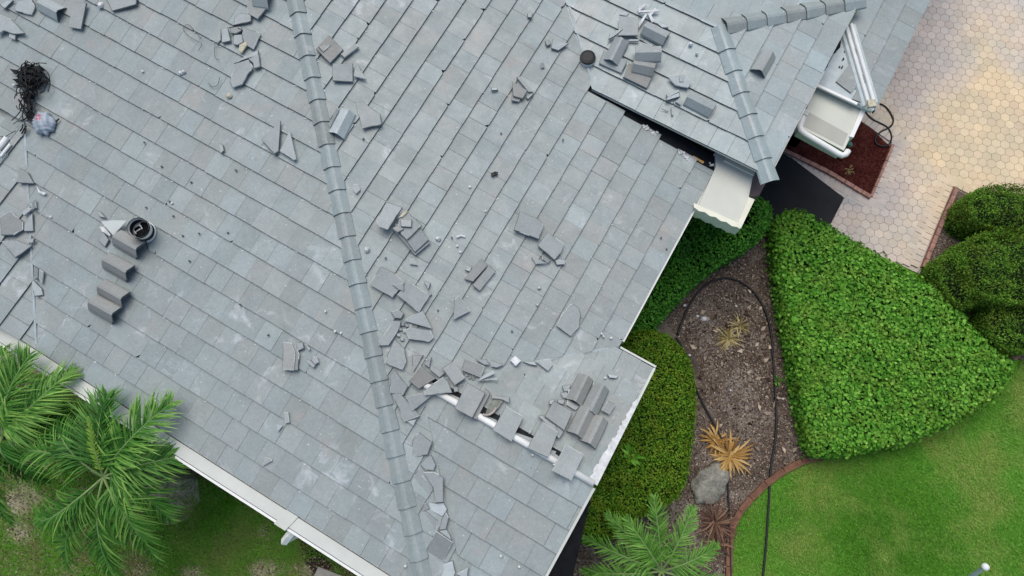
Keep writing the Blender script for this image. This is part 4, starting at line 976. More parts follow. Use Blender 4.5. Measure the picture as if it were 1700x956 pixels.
V_, F_, T_ = [], [], []
def crumb_tri(p, r):
    a = random.random() * 6.28; n = random.choice((3, 4)); b = len(V_)
    for k in range(4):
        an = a + k * (1.9 if n == 3 else 1.57) ; q = r * random.uniform(.5, 1.2); V_.append((p[0] + q * math.cos(an), p[1] + q * .6 * math.sin(an), p[2] + random.uniform(0, .006)))
    F_.append((b, b + 1, b + 2, b + 3)); T_.append(random.random())
for _ in range(700):
    if random.random() < .5:
        k = random.randint(3, 17); y = 1.8197 * eL + (k - 2) * eL - random.uniform(.0, .03); x = random.uniform(-9.5, hipx(y) - .2); z = P_L.z(x, y) + .012
    else:
        k = random.randint(1, 19); x = -k * eR + .017 + random.uniform(0, .03); y = random.uniform(-x * tR / tL + .2 if x < -3.1 else 3.4, 8.2); z = P_R.z(x, y) + .012
        if random.random() < .6: y = min(8.2, max(y * .55 + 1.6, -x * tR / tL + .2))
    if x > -2 and y < 5.2: continue
    crumb_tri((x, y, z), random.choice((.008, .01, .014, .02)))
cr = quads_mesh('chalk_crumbs', np.array(V_), np.array(F_), np.array(T_), M_MORTAR); tag(cr, 'scattered chalky flakes and dust along the tile courses', 'debris', kind='stuff')

# wires
def wires(name, label, paths, pl, r, mt, cat, lift=.03, origin=None, jz=0., group=None):
    mb = MB()
    for p in paths:
        pts = [hit(u, v, pl, SURF + lift + random.uniform(0, jz)) for u, v in p]
        fine = []
        for i in range(len(pts) - 1):      # catmull-rom
            a = pts[max(i - 1, 0)]; b = pts[i]; c = pts[i + 1]; d = pts[min(i + 2, len(pts) - 1)]
            for k in range(5):
                s = k / 5; fine.append(.5 * ((2 * b) + (-a + c) * s + (2 * a - 5 * b + 4 * c - d) * s * s + (-a + 3 * b - 3 * c + d) * s ** 3))
        fine.append(pts[-1]); mb.tube(fine, r, 6)
    o0 = hit(paths[0][0][0], paths[0][0][1], pl, SURF)
    return tag(mb.build(name, mt, origin=o0, smooth=True), label, cat, group)
paths = []
for _ in range(120):      # the tangle: a head and a thinner tail
    if random.random() < .7: cx, cy, rx, ry = 50 + random.gauss(0, 6), 126 + random.gauss(0, 6), random.uniform(5, 24), random.uniform(4, 15)
    else: cx, cy, rx, ry = 46 + random.gauss(0, 6), 158 + random.gauss(0, 8), random.uniform(4, 14), random.uniform(4, 14)
    a0 = random.uniform(0, 6.28); ln = random.uniform(1, 3.6); rot_ = random.uniform(0, 3)
    p = []
    for k in range(5):
        a = a0 + ln * k / 4; x, y = rx * math.cos(a), ry * math.sin(a)
        p.append((cx + x * math.cos(rot_) - y * math.sin(rot_) + random.gauss(0, 1), cy + x * math.sin(rot_) + y * math.cos(rot_) + random.gauss(0, 1)))
    paths.append(p)
for _ in range(16):
    x = 40 + random.gauss(0, 8); paths.append([(x, 165), (x + random.gauss(2, 4), 178), (x + random.gauss(4, 5), 190), (x + random.gauss(7, 7), 200)])
paths.append([(70, 112), (80, 122), (83, 138), (80, 152)])
wires('wire_tangle', 'tangle of black plastic cords and ties near the left edge', paths, L_, .0075, M_BLACK, 'cord tangle', .005, jz=.14)
mb = MB()
for _ in range(26):
    cx, cy = 48 + random.gauss(0, 9), 126 + random.gauss(0, 7); a = random.uniform(-.6, .9)
    q = [(cx - 11 * math.cos(a), cy - 11 * math.sin(a)), (cx + 3, cy - 3), (cx + 11 * math.cos(a), cy + 11 * math.sin(a)), (cx - 2, cy + 3)]
    P = [hit(u, v, L_, SURF + random.uniform(.02, .14)) for u, v in q]
    mb.prism([p - Vector((0, 0, .006)) for p in P], P)
tag(mb.build('torn_felt', M_FELT, origin=hit(48, 126, L_, SURF)), 'torn black felt strips mixed into the cord tangle', 'felt scrap')
wires('wire', 'long thin wire loop on the upper left slope', [[(304, 47), (312, 40), (325, 54), (334, 64), (330, 60)], [(304, 47), (308, 55), (320, 64), (333, 71), (334, 76), (329, 84)]], L_, .004, M_WIRE, 'wire')
wires('wire', 'short hooked wire left of the yellowish lump', [[(346, 138), (352, 144), (361, 141), (365, 128)]], L_, .0045, M_WIRE, 'wire')
wires('wire', 'faint curved wire between the loop and the heap', [[(357, 72), (356, 90), (359, 97), (364, 99)]], L_, .004, M_WIRE, 'wire')
wires('wire', 'bent wire among the shards of the upper heap', [[(380, 46), (390, 44), (400, 43)], [(395, 46), (403, 51)]], L_, .006, M_BLACK, 'wire', .045)
wires('wire', 'forked black wire below the grey plastic bag', [[(22, 206), (30, 200), (38, 190)], [(30, 202), (42, 199), (50, 203)], [(0, 226), (8, 227), (15, 223), (26, 217)]], L_, .005, M_BLACK, 'wire')
wires('wire', 'short black wires where the west ridge meets the valley', [[(36, 222), (40, 214), (44, 209)], [(33, 218), (37, 212), (38, 206)], [(40, 222), (43, 216), (42, 208)]], L_, .011, M_BLACK, 'wire', .05)
wires('stick', 'thin dark stick poking out right of the grey plastic bag', [[(84, 212), (91, 204), (98, 197)]], L_, .012, M_BLACK, 'stick', .02)
# plastic bag
bc = hit(74, 205, L_, SURF + .03)
bm = bmesh.new(); bmesh.ops.create_icosphere(bm, subdivisions=4, radius=1)
for v in bm.verts:
    p = v.co.copy(); f = 1 + .10 * math.sin(5 * p.x + 3 * p.y) * math.cos(4 * p.y - 2 * p.z) + .09 * math.sin(9 * p.y + 5 * p.x + 2) + .05 * math.sin(17 * p.x - 11 * p.y) + .03 * math.sin(25 * p.y + 13 * p.z)
    v.co = Vector((p.x * .20 * f, p.y * .165 * f, max(-.02, p.z * .12 * f)))
me = bpy.data.meshes.new('plastic_bag'); bm.to_mesh(me); bm.free()
me.polygons.foreach_set('use_smooth', [True] * len(me.polygons))
m, t, b = mat('bag_plastic', .45, .4)
tc = nd(t, 'ShaderNodeTexCoord'); mp = nd(t, 'ShaderNodeMapping'); mp.inputs['Location'].default_value = (.085, -.02, 0)
t.links.new(tc.outputs['Object'], mp.inputs[0]); gr = nd(t, 'ShaderNodeTexGradient', gradient_type='SPHERICAL')
mp.inputs['Scale'].default_value = (11, 15, 3); mp.inputs['Location'].default_value = (.75, -.25, -.3); t.links.new(mp.outputs[0], gr.inputs[0])
red = mix(t, 1., ramp(t, gr.outputs['Fac'], [(.05, (0, 0, 0)), (.25, (1, 1, 1))]), ramp(t, noise(t, 34, 3), [(.45, (0, 0, 0)), (.52, (1, 1, 1))]), 'MULTIPLY')
c = mix(t, red, ramp(t, noise(t, 6), [(.3, (.26, .31, .37)), (.7, (.42, .48, .54))]), (.45, .12, .17))
t.links.new(c, b.inputs['Base Color'])
bag = finish('plastic_bag', me, m); bag.location = bc; bag.rotation_euler = (.1, 0, -.3)
tag(bag, 'crumpled grey plastic bag with faded red print at the foot of the cord tangle', 'bag')

# hoses
def hose(label, px, z, r, name='garden_hose', cat='hose', mt=M_HOSE):
    pts = [hit(q[0], q[1], flat(z if len(q) < 3 else q[2])) for q in px]; fine = []
    for i in range(len(pts) - 1):
        a = pts[max(i - 1, 0)]; b = pts[i]; c = pts[i + 1]; d = pts[min(i + 2, len(pts) - 1)]
        for k in range(6):
            s = k / 6; fine.append(.5 * ((2 * b) + (-a + c) * s + (2 * a - 5 * b + 4 * c - d) * s * s + (-a + 3 * b - 3 * c + d) * s ** 3))
    fine.append(pts[-1]); mb = MB(); mb.tube(fine, r, 8)
    return tag(mb.build(name, mt, origin=(pts[0].x, pts[0].y, pts[0].z - r), smooth=True), label, cat)
hose('thin black hose curling in a loop on the pavers beside the flat hood', [(1461, 172), (1470, 177), (1478, 187), (1483, 198), (1481, 207), (1474, 213), (1463, 218), (1455, 227), (1453, 235), (1459, 241), (1469, 243), (1476, 240), (1480, 231), (1479, 221), (1473, 211), (1461, 204), (1448, 198), (1440, 190), (1437, 184)], .06, .016)
hose('black cable running down beside the white side trim of the flat hood', [(1432, 180, EZ - .25), (1424, 198, EZ - .25), (1414, 219, EZ - .25), (1406, 236, EZ - .25), (1402, 246, EZ - .25), (1398, 252, EZ - .3)], EZ - .25, .018, 'cable', 'cable')
hose('thick black cable arching over the mulch bed and across the lawn edge', [(1125, 556), (1132, 535), (1144, 508), (1160, 484), (1180, 468), (1205, 461), (1230, 468), (1252, 485), (1268, 510), (1279, 545), (1284, 600), (1287, 650), (1289, 700), (1286, 740), (1280, 775), (1276, 840), (1272, 900), (1264, 985)], .05, .021, 'cable', 'cable')
hose('black cable running straight down past the orange bromeliad', [(1122, 560), (1132, 575), (1143, 610), (1160, 655), (1178, 690), (1195, 722), (1204, 745), (1208, 790), (1210, 850), (1212, 910), (1214, 985)], .06, .017, 'cable', 'cable')
# tap
tp = hit(1410, 240, flat(.6)); mb = MB(); mb.tube([(tp.x, tp.y, .02), (tp.x, tp.y, .6)], .02, 8)
tap = empty('garden_tap', (tp.x, tp.y, 0), 'green-topped garden tap standing in the red mulch by the flat hood', 'tap')
mb.build('pipe', M_BLACK, tap); mb = MB(); mb.tube([(tp.x, tp.y, .58), (tp.x, tp.y, .62), (tp.x, tp.y, .64)], [.05, .055, .03], 12); mb.build('handle', simple('green_plastic', (.03, .16, .11), .5, .1), tap)
# white post at the lawn corner
pa = hit(1636, 941, flat(.9)); pb = hit(1585, 975, flat(0))
lp = empty('garden_post', pb, 'white garden post with a round cap at the bottom right corner of the lawn', 'post')
mb = MB(); mb.tube([pb, pa], [.04, .034], 10); mb.build('pole', simple('grey_blue_metal', (.42, .47, .52), .4, .1), lp)
mb = MB(); mb.tube([pa - Vector((0, 0, .05)), pa - Vector((0, 0, .01)), pa + Vector((0, 0, .03)), pa + Vector((0, 0, .045))], [.04, .062, .05, .02], 16); mb.build('cap', M_WHITE, lp, smooth=True)

# ------------------------------------------------------------ vegetation
def leaf_mat(name, lo, mid, hi, rough=.5, trans=.25, spec=.35, extra=None):
    m, t, b = mat(name, rough, spec)
    c = ramp(t, attr(t, 'tone'), [(0, lo), (.5, mid), (1, hi)])
    if extra: c = mix(t, ramp(t, noise(t, extra[1], 3, .6, 'World'), [(.45, (0, 0, 0)), (.65, (extra[2],) * 3)]), c, extra[0])
    t.links.new(c, b.inputs['Base Color'])
    tr = nd(t, 'ShaderNodeBsdfTranslucent'); ms = nd(t, 'ShaderNodeMixShader'); ms.inputs[0].default_value = trans
    t.links.new(c, tr.inputs[0]); out = t.nodes['Material Output']
    t.links.new(b.outputs[0], ms.inputs[1]); t.links.new(tr.outputs[0], ms.inputs[2]); t.links.new(ms.outputs[0], out.inputs[0])
    return m
M_COVER = leaf_mat('ground_cover_leaf', (.025, .10, .010), (.11, .34, .03), (.30, .60, .09), .5, .2, .15, extra=((.20, .28, .04), 3., .35))
M_HEDGE = leaf_mat('hedge_leaf', (.02, .10, .012), (.08, .29, .03), (.19, .48, .06), .55, .2, .15)
M_HEDGE2 = leaf_mat('yellowgreen_leaf', (.03, .10, .008), (.10, .24, .014), (.26, .44, .04), .5, .25, .15, extra=((.20, .24, .02), 5., .5))
M_BUSH = leaf_mat('olive_leaf', (.05, .14, .012), (.13, .29, .03), (.26, .46, .06), .6, .25, .15, extra=((.12, .135, .02), 1.8, .6))
M_CORE = simple('twig_core', (.010, .022, .006), .95, .3, 8)
M_GRASS = leaf_mat('grass_blade', (.12, .34, .035), (.27, .60, .09), (.44, .74, .18), .6, .45, .1, extra=((.56, .66, .22), .8, .85))
M_GRASS2 = leaf_mat('dry_grass_blade', (.10, .32, .02), (.20, .55, .05), (.36, .66, .11), .6, .4, .1, extra=((.45, .41, .20), 1.1, .8))

def leaves(pts, nrm, size, aspect, tilt, droop=.2, tone=(.5, .22)):
    """leaf quads (kite shape folded on the midrib): returns V, F(tri pairs as quads), tone"""
    n = len(pts)
    d = rng.normal(size=(n, 3)); nn = nrm + rng.normal(size=(n, 3)) * tilt; nn /= np.linalg.norm(nn, axis=1)[:, None]
    d -= nn * (d * nn).sum(1)[:, None]; d /= np.linalg.norm(d, axis=1)[:, None]
    s = np.cross(nn, d); L = (size * rng.uniform(.7, 1.25, n))[:, None]; W = L * aspect * .5
    base = pts - d * L * .5; tip = pts + d * L * .5 - nn * L * droop * .5
    m1 = pts - d * L * .02 + s * W + nn * L * .08; m2 = pts - d * L * .02 - s * W + nn * L * .08
    mid = pts - nn * L * .03
    V = np.stack([base, m1, mid, tip, m2], 1).reshape(-1, 3)
    i = np.arange(n)[:, None] * 5
    F = np.concatenate([i + [0, 1, 3], i + [0, 3, 4]], 0) if False else np.concatenate([np.hstack([i, i + 1, i + 3, i + 2]), np.hstack([i, i + 2, i + 3, i + 4])], 0)
    tn = np.clip(rng.normal(tone[0], tone[1], n), 0, 1); return V, F, np.concatenate([tn, tn])
def hedge(name, label, cat, px, h, n_per_m2, size, aspect, mt, edge_drop=.2, tilt=.45, bumps=.05, base_z=0., smooth=2, group=None, dome=0., bscale=2.2, sides=True, seed=0):
    pl = flat(base_z + h); P = smooth_poly([hit(u, v, pl) for u, v in px], smooth)
    poly = [(p.x, p.y) for p in P]; A = abs(area(poly))
    x0, x1 = min(p[0] for p in poly), max(p[0] for p in poly); y0, y1 = min(p[1] for p in poly), max(p[1] for p in poly)
    ph = rng.uniform(0, 6, 8)
    def ht(Q, d):
        r = np.clip(d / edge_drop, 0, 1); hh = h - edge_drop * (1 - np.sqrt(1 - (1 - r) ** 2)) * .9
        if dome: hh = h - dome * (1 - np.sqrt(np.clip(1 - (1 - np.clip(d / dome_r, 0, 1)) ** 2, 0, 1)))
        w1 = np.sin(Q[:, 0] * bscale * 2.1 + ph[0]) * np.sin(Q[:, 1] * bscale * 1.7 + ph[1]) + .7 * np.sin(Q[:, 0] * bscale * 4.3 + Q[:, 1] * bscale * 2.9 + ph[2]) + .5 * np.sin(Q[:, 1] * bscale * 6.1 - Q[:, 0] * bscale * 3 + ph[3])
        return hh + bumps * w1 * .6
    dome_r = .5 * min(x1 - x0, y1 - y0)
    N = int(n_per_m2 * A * ((x1 - x0) * (y1 - y0) / A))
    Q = np.stack([rng.uniform(x0, x1, N), rng.uniform(y0, y1, N)], 1); Q = Q[inside(Q, poly)]
    d = edge_dist(Q, poly); z = ht(Q, d) - np.abs(rng.normal(0, 1, len(Q))) * size * 1.15
    e_ = .03; gx = (ht(Q + [e_, 0], edge_dist(Q + [e_, 0], poly)) - ht(Q - [e_, 0], edge_dist(Q - [e_, 0], poly))) / (2 * e_)
    gy = (ht(Q + [0, e_], edge_dist(Q + [0, e_], poly)) - ht(Q - [0, e_], edge_dist(Q - [0, e_], poly))) / (2 * e_)
    nr = np.stack([-gx, -gy, np.ones(len(Q))], 1); nr /= np.linalg.norm(nr, axis=1)[:, None]
    pts = np.concatenate([Q + rng.normal(0, size * .3, Q.shape), (z + base_z)[:, None]], 1)
    if sides:
        per = [(poly[i], poly[(i + 1) % len(poly)]) for i in range(len(poly))]
        sp, sn_ = [], []
        for a, b in per:
            a = np.array(a); b = np.array(b); L = np.linalg.norm(b - a); k = int(L * h * n_per_m2 * .6) + 1
            t_ = rng.uniform(0, 1, k)[:, None]; q = a + (b - a) * t_; nx = np.array([(b - a)[1], -(b - a)[0]]) / (L + 1e-9)
            if area(poly) < 0: nx = -nx
            q = q + nx * rng.normal(-.02, size * .6, (k, 1)); zz = rng.uniform(.02, max(.05, h - edge_drop * .6), (k, 1)) + base_z
            sp.append(np.hstack([q, zz])); sn_.append(np.tile([nx[0], nx[1], .5], (k, 1)))
        pts = np.vstack([pts] + sp); nr = np.vstack([nr] + sn_)
    V, F, tn = leaves(pts, nr, size, aspect, tilt)
    c = P[0] * 0 + Vector((sum(p[0] for p in poly) / len(poly), sum(p[1] for p in poly) / len(poly), base_z))
    root = empty(name, c, label, cat, group)
    quads_mesh('foliage', V, F, tn, mt, root)
    # inner mass of twigs
    ctr = Vector((c.x, c.y, 0)); mb = MB(); ins = [Vector((p[0], p[1], 0)).lerp(ctr, 0) for p in poly]
    q2 = []
    for i, p in enumerate(ins):
        a = ins[i - 1]; b = ins[(i + 1) % len(ins)]; t_ = (b - a).normalized(); nx = Vector((-t_.y, t_.x, 0)) * (1 if area(poly) > 0 else -1); q2.append((p, nx))
    lo = [(p + nx * .05) for p, nx in q2]; hi = [(p + nx * min(edge_drop + .05, dome_r * .5)) for p, nx in q2]
    b0_ = len(mb.v); n = len(lo); hz = base_z + h - max(size, .03) * 1.3 - bumps * 1.0
    if dome:
        rings = []
        for f in (0, .15, .35, .6, .85):
            b_ = len(mb.v)
            for p in ins:
                q = p.lerp(ctr, f * .95 + .04); dd = f * dome_r
                zz = h - dome * (1 - math.sqrt(max(0, 1 - (1 - f) ** 2))) - size * 1.5 - bumps
                mb.v.append((q.x, q.y, base_z + (0 if f == 0 else max(.05, zz))))
            rings.append(b_)
        for a, b in zip(rings, rings[1:]):
            for k in range(n): mb.face([a + k, a + (k + 1) % n, b + (k + 1) % n, b + k])
        mb.face([rings[-1] + k for k in range(n)])
    else:
        mb.v += [(p.x, p.y, base_z) for p in lo] + [(p.x, p.y, base_z + max(.05, h - edge_drop - .06)) for p in lo] + [(p.x, p.y, hz) for p in hi]
        for r in range(2):
            for k in range(n): mb.face([r * n + k, r * n + (k + 1) % n, (r + 1) * n + (k + 1) % n, (r + 1) * n + k])
        mb.face([2 * n + k for k in range(n)])
    mb.build('twig_core', M_CORE, root)
    return root
hedge('ground_cover', 'broad bright green clipped ground cover with round leaves between mulch bed and lawn', 'ground cover',
      [(1290, 362), (1318, 343), (1345, 352), (1400, 385), (1470, 425), (1545, 468), (1590, 505), (1625, 548), (1660, 582), (1694, 604), (1672, 642), (1632, 680), (1580, 705), (1520, 732), (1450, 748), (1385, 757), (1352, 755),
       (1342, 700), (1328, 620), (1312, 540), (1298, 460), (1292, 400)],   .62, 1900, .068, .85, M_COVER, edge_drop=.12, tilt=.5, bumps=.03, smooth=1, seed=1)
hedge('hedge', 'dark green hedge running along the house under the right eave', 'hedge',
      [(1148, 345), (1240, 372), (1236, 330), (1262, 318), (1284, 332), (1288, 352), (1278, 378), (1250, 402), (1200, 430), (1150, 470), (1110, 515), (1080, 550), (1050, 560), (1000, 560), (960, 560), (1050, 400)], .85, 2600, .055, .62, M_HEDGE, edge_drop=.25, tilt=.65, bumps=.06, smooth=1)
hedge('hedge', 'yellowish green rounded hedge beside the lower wing rake', 'hedge',
      [(1045, 548), (1085, 542), (1120, 556), (1148, 588), (1160, 630), (1160, 690), (1152, 745), (1145, 800), (1125, 835), (1080, 850), (1010, 905), (965, 905), (930, 880), (950, 820), (1000, 700), (1020, 600)], 1.1, 3600, .042, .7, M_HEDGE2, edge_drop=.3, tilt=.6, bumps=.07, smooth=1)
for lb, px, h in (('olive green rounded bush at the right edge, upper one beside the pavers', [(1620, 335), (1630, 308), (1656, 299), (1700, 297), (1760, 310), (1765, 365), (1700, 378), (1655, 370), (1628, 356)], 1.1),
                  ('olive green rounded bush at the right edge, large middle one', [(1610, 425), (1618, 395), (1650, 376), (1710, 380), (1780, 400), (1790, 480), (1720, 502), (1665, 494), (1628, 476)], 1.2),
                  ('olive green rounded bush nearest the tip of the mulch bed', [(1568, 444), (1578, 418), (1606, 408), (1640, 426), (1648, 466), (1638, 500), (1612, 508), (1582, 484)], .95),
                  ('olive green rounded bush at the right edge, lowest one beside the ground cover', [(1655, 545), (1658, 505), (1690, 488), (1760, 495), (1780, 560), (1720, 585), (1680, 575)], .9)):
    hedge('bush', lb, 'bush', px, h, 3300, .045, .5, M_BUSH, edge_drop=.3, tilt=.95, bumps=.16, smooth=2, dome=.42, group='olive bushes at the driveway', bscale=3)

# lawns of real blades
def blades(name, px, n_m2, ln, mt, label, keep=None, w=.006, patch=None, lean=.5):
    P = [hit(u, v, G0) for u, v in px]; poly = [(p.x, p.y) for p in P]
    x0, x1 = min(p[0] for p in poly), max(p[0] for p in poly); y0, y1 = min(p[1] for p in poly), max(p[1] for p in poly)
    N = int(n_m2 * (x1 - x0) * (y1 - y0)); Q = np.stack([rng.uniform(x0, x1, N), rng.uniform(y0, y1, N)], 1); Q = Q[inside(Q, poly)]
    if patch is not None:
        f = np.sin(Q[:, 0] * 1.9 + 1) * np.sin(Q[:, 1] * 2.3 + .5) + .6 * np.sin(Q[:, 0] * 4.7 + Q[:, 1] * 3.1) + .4 * np.sin(Q[:, 1] * 8.3 - Q[:, 0] * 5 + 2)
        Q = Q[f + rng.normal(0, .35, len(Q)) > patch]
    n = len(Q); a = rng.uniform(0, 2 * np.pi, n); L = ln * rng.uniform(.6, 1.3, n)
    dx = np.stack([np.cos(a), np.sin(a)], 1); sd = np.stack([-np.sin(a), np.cos(a)], 1) * w * .5
    ln2 = (L * lean * rng.uniform(.4, 1.4, n))[:, None]
    b1_ = np.hstack([Q - sd, np.full((n, 1), .002)]); b2_ = np.hstack([Q + sd, np.full((n, 1), .002)])
    m_ = np.hstack([Q + dx * ln2 * .45 + sd * .8, (L * .6)[:, None]]); tp_ = np.hstack([Q + dx * ln2 * 1.3, (L * .8)[:, None]])
    V = np.stack([b1_, b2_, m_, tp_], 1).reshape(-1, 3); i = np.arange(n)[:, None] * 4
    F = np.hstack([i, i + 1, i + 2, i + 3])
    big = .5 + .16 * np.sin(Q[:, 0] * 1.3 + Q[:, 1] * .7) + .12 * np.sin(Q[:, 1] * 2.1 - Q[:, 0]) 
    tn = np.clip(big + rng.normal(0, .22, n), 0, 1)
    o = quads_mesh(name, V, F, tn, mt); tag(o, label, 'grass', kind='stuff'); return o
blades('grass', [(1370, 752), (1460, 742), (1600, 690), (1668, 640), (1700, 590), (1790, 560), (1800, 1010), (1212, 1010), (1216, 885), (1232, 853), (1250, 832), (1275, 808), (1303, 786), (1335, 770)], 9000, .05, M_GRASS, 'bright green mown lawn at the lower right', w=.009)
blades('grass', [(330, 800), (440, 850), (500, 905), (520, 990), (250, 990), (280, 880)], 9000, .06, M_GRASS, 'brighter green grass patch below the gutter joint', w=.010, patch=-.6)
blades('grass', [(-30, 590), (120, 640), (500, 880), (640, 985), (430, 1000), (-40, 1000)], 7500, .055, M_GRASS2, 'patchy green and dry grass below the left gutter', w=.011, patch=-.75)

# mulch chips and pebbles
def chips(name, px, n_m2, s, mt, label, up=.012):
    P = [hit(u, v, G0) for u, v in px]; poly = [(p.x, p.y) for p in P]
    x0, x1 = min(p[0] for p in poly), max(p[0] for p in poly); y0, y1 = min(p[1] for p in poly), max(p[1] for p in poly)
    N = int(n_m2 * (x1 - x0) * (y1 - y0)); Q = np.stack([rng.uniform(x0, x1, N), rng.uniform(y0, y1, N)], 1); Q = Q[inside(Q, poly)]
    pts = np.hstack([Q, rng.uniform(up, up + .02, (len(Q), 1))]); nr = np.tile([0, 0, 1.], (len(Q), 1))
    V, F, tn = leaves(pts, nr, s, .5, .35, tone=(.42, .27)); o = quads_mesh(name, V, F, tn, mt); tag(o, label, 'mulch', kind='stuff')
M_CHIP = leaf_mat('mulch_chip', (.04, .025, .018), (.17, .125, .095), (.55, .46, .36), .9, 0., .1)
M_CHIPR = leaf_mat('red_mulch_chip', (.04, .008, .007), (.08, .017, .014), (.16, .05, .04), .9, 0., .05)
chips('mulch_chips', [(1090, 520), (1290, 370), (1300, 540), (1345, 755), (1300, 778), (1246, 822), (1214, 868), (1200, 980), (880, 980), (960, 900), (1140, 800), (1160, 600)], 1500, .04, M_CHIP, 'greyish brown mulch chips and dead leaves of the curved bed')
chips('dry_litter', [(1120, 560), (1160, 500), (1270, 450), (1300, 560), (1340, 750), (1290, 780), (1180, 700)], 26, .13, M_CHIP, 'pale dry leaves and twigs scattered over the curved bed', up=.03)
chips('mulch_chips', [(1300, 222), (1380, 170), (1476, 244), (1441, 330), (1302, 254)], 1800, .032, M_CHIPR, 'dark red mulch chips between flat hood and black mat', up=.034)
chips('mulch_chips', [(1585, 318), (1625, 338), (1700, 420), (1790, 640), (1680, 585), (1532, 443)], 1300, .032, M_CHIP, 'dark brown mulch chips under the rounded bushes', up=.034)
chips('leaf_litter', [(-10, 620), (330, 770), (520, 890), (620, 960), (600, 1000), (-20, 1000)], 420, .045, M_CHIP, 'sparse dead leaves and bare soil litter below the gutter')

# rock
rc = hit(1180, 802, flat(.05)); bm = bmesh.new(); bmesh.ops.create_icosphere(bm, subdivisions=4, radius=1)
for v in bm.verts:
    p = v.co; f = 1 + .1 * math.sin(3 * p.x + 1) * math.sin(4 * p.y) + .05 * math.sin(9 * p.y + 4 * p.z) + .03 * math.sin(17 * p.x - 13 * p.y)
    v.co = Vector((p.x * .28 * f, p.y * .42 * f, p.z * .08 * f))
me = bpy.data.meshes.new('boulder'); bm.to_mesh(me); bm.free()
m = soil_material('grey_rock', (.13, .13, .11), (.24, .235, .20), (.40, .39, .34), 6, 35)
rk = finish('boulder', me, m); rk.location = rc; rk.rotation_euler.z = -.2; tag(rk, 'flat grey boulder between the hedge and the orange bromeliad', 'boulder')
me.polygons.foreach_set('use_smooth', [True] * len(me.polygons))
for lb, u, v, r in (('white stone left of the tufted yellow plant', 1169, 529, .07), ('pinkish white stone beside the white stone', 1158, 525, .04), ('white pebble at the left rim of the mulch bed', 1145, 590, .03), ('pale pebble at the upper left rim of the mulch bed', 1137, 507, .035),
                    ('small white pebble between the cable and the yellow plant', 1213, 648, .022), ('small pale pebble right of the previous cable bend near the ground cover', 1300, 662, .028), ('grey pebble near the arch of the thick cable', 1222, 508, .03),
                    ('white pebble in the mulch at the tip of the driveway bed', 1545, 446, .03)):
    c = hit(u, v, flat(.03)); mb = MB(); n = 7; rr = random.Random(u)
    rings = []
    for s2, dz in ((.9, -.03), (1, .0), (.6, r * .5)):
        rings.append(len(mb.v)); mb.v += [(c.x + r * s2 * rr.uniform(.75, 1.2) * math.cos(6.283 * k / n), c.y + r * s2 * rr.uniform(.6, 1.) * math.sin(6.283 * k / n), c.z + dz) for k in range(n)]
    for a, b in zip(rings, rings[1:]):
        for k in range(n): mb.face([a + k, a + (k + 1) % n, b + (k + 1) % n, b + k])
    mb.face([rings[-1] + k for k in range(n)])
    tag(mb.build('stone', M_MORTAR, origin=(c.x, c.y, 0)), lb, 'stone')
P = [hit(u, v, flat(.06)) for u, v in ((517, 965), (528, 941), (572, 958), (570, 975))]
mb = MB(); mb.prism([(p.x, p.y, 0) for p in P], [(p.x, p.y, .05) for p in P]); tag(mb.build('stepping_stone', simple('pale_concrete', (.36, .34, .30), .9, .15, 6), origin=(P[0].x, P[0].y, 0)), 'pale concrete stepping stone below the gutter at the bottom edge', 'stepping stone')
ground_poly('dark_mulch_strip', [(455, 880), (520, 890), (640, 960), (760, 1010), (560, 1010), (520, 950)], soil_material('dark_soil', (.02, .014, .012), (.035, .025, .02), (.06, .045, .036), 4, 50), .012)

ground_poly('bare_soil', [(268, 790), (300, 778), (328, 792), (332, 830), (312, 862), (276, 872), (255, 845)], soil_material('grey_bare_soil', (.16, .15, .14), (.30, .28, .26), (.44, .41, .38), 6, 25), .03)
# rosette plants
def blade_strip(mb, base, d, L, w, rise, droop, tone, seg=5, fold=.25, mi=0):
    d = Vector(d).normalized(); s = Vector((-d.y, d.x, 0)); prev = None
    for k in range(seg + 1):
        f = k / seg; p = Vector(base) + d * (L * f) + Vector((0, 0, rise * f - droop * f * f)); ww = w * (math.sin(math.pi * min(.97, f * .8 + .18)))
        cur = (len(mb.v), len(mb.v) + 1, len(mb.v) + 2)
        mb.v += [tuple(p - s * ww / 2 + Vector((0, 0, ww * fold))), tuple(p), tuple(p + s * ww / 2 + Vector((0, 0, ww * fold)))]
        if prev:
            mb.face([prev[0], prev[1], cur[1], cur[0]], mi, tone); mb.face([prev[1], prev[2], cur[2], cur[1]], mi, tone)
        prev = cur
def rosette(name, label, cat, u, v, n, L, w, mt, z=0., rise=.25, droop=.25, sect=(0, 6.283), jit=.2, group=None):
    c = hit(u, v, flat(.12)); c.z = z; mb = MB()
    for i in range(n):
        a = sect[0] + (sect[1] - sect[0]) * (i + random.uniform(-.4, .4)) / n; l = L * random.uniform(.6, 1.15)
        blade_strip(mb, c + Vector((random.gauss(0, .02), random.gauss(0, .02), 0)), (math.cos(a), math.sin(a), 0), l, w * random.uniform(.8, 1.2), rise * random.uniform(.5, 1.5), droop * random.uniform(.6, 1.4), random.uniform(.1, 1))
    return tag(mb.build(name, mt, origin=c, fix=False), label, cat, group)
M_ORANGE = leaf_mat('bromeliad_leaf', (.22, .10, .03), (.48, .29, .09), (.68, .49, .22), .6, .2, .1)
M_YEL = leaf_mat('yellow_leaf', (.20, .15, .06), (.42, .34, .14), (.66, .57, .32), .7, .2, .1)
M_DEAD = leaf_mat('dead_leaf', (.07, .035, .025), (.16, .085, .06), (.30, .19, .12), .8, .1)
rosette('bromeliad', 'orange bromeliad rosette beside the boulder and the straight black cable', 'bromeliad', 1214, 756, 64, .42, .05, M_ORANGE, rise=.3)
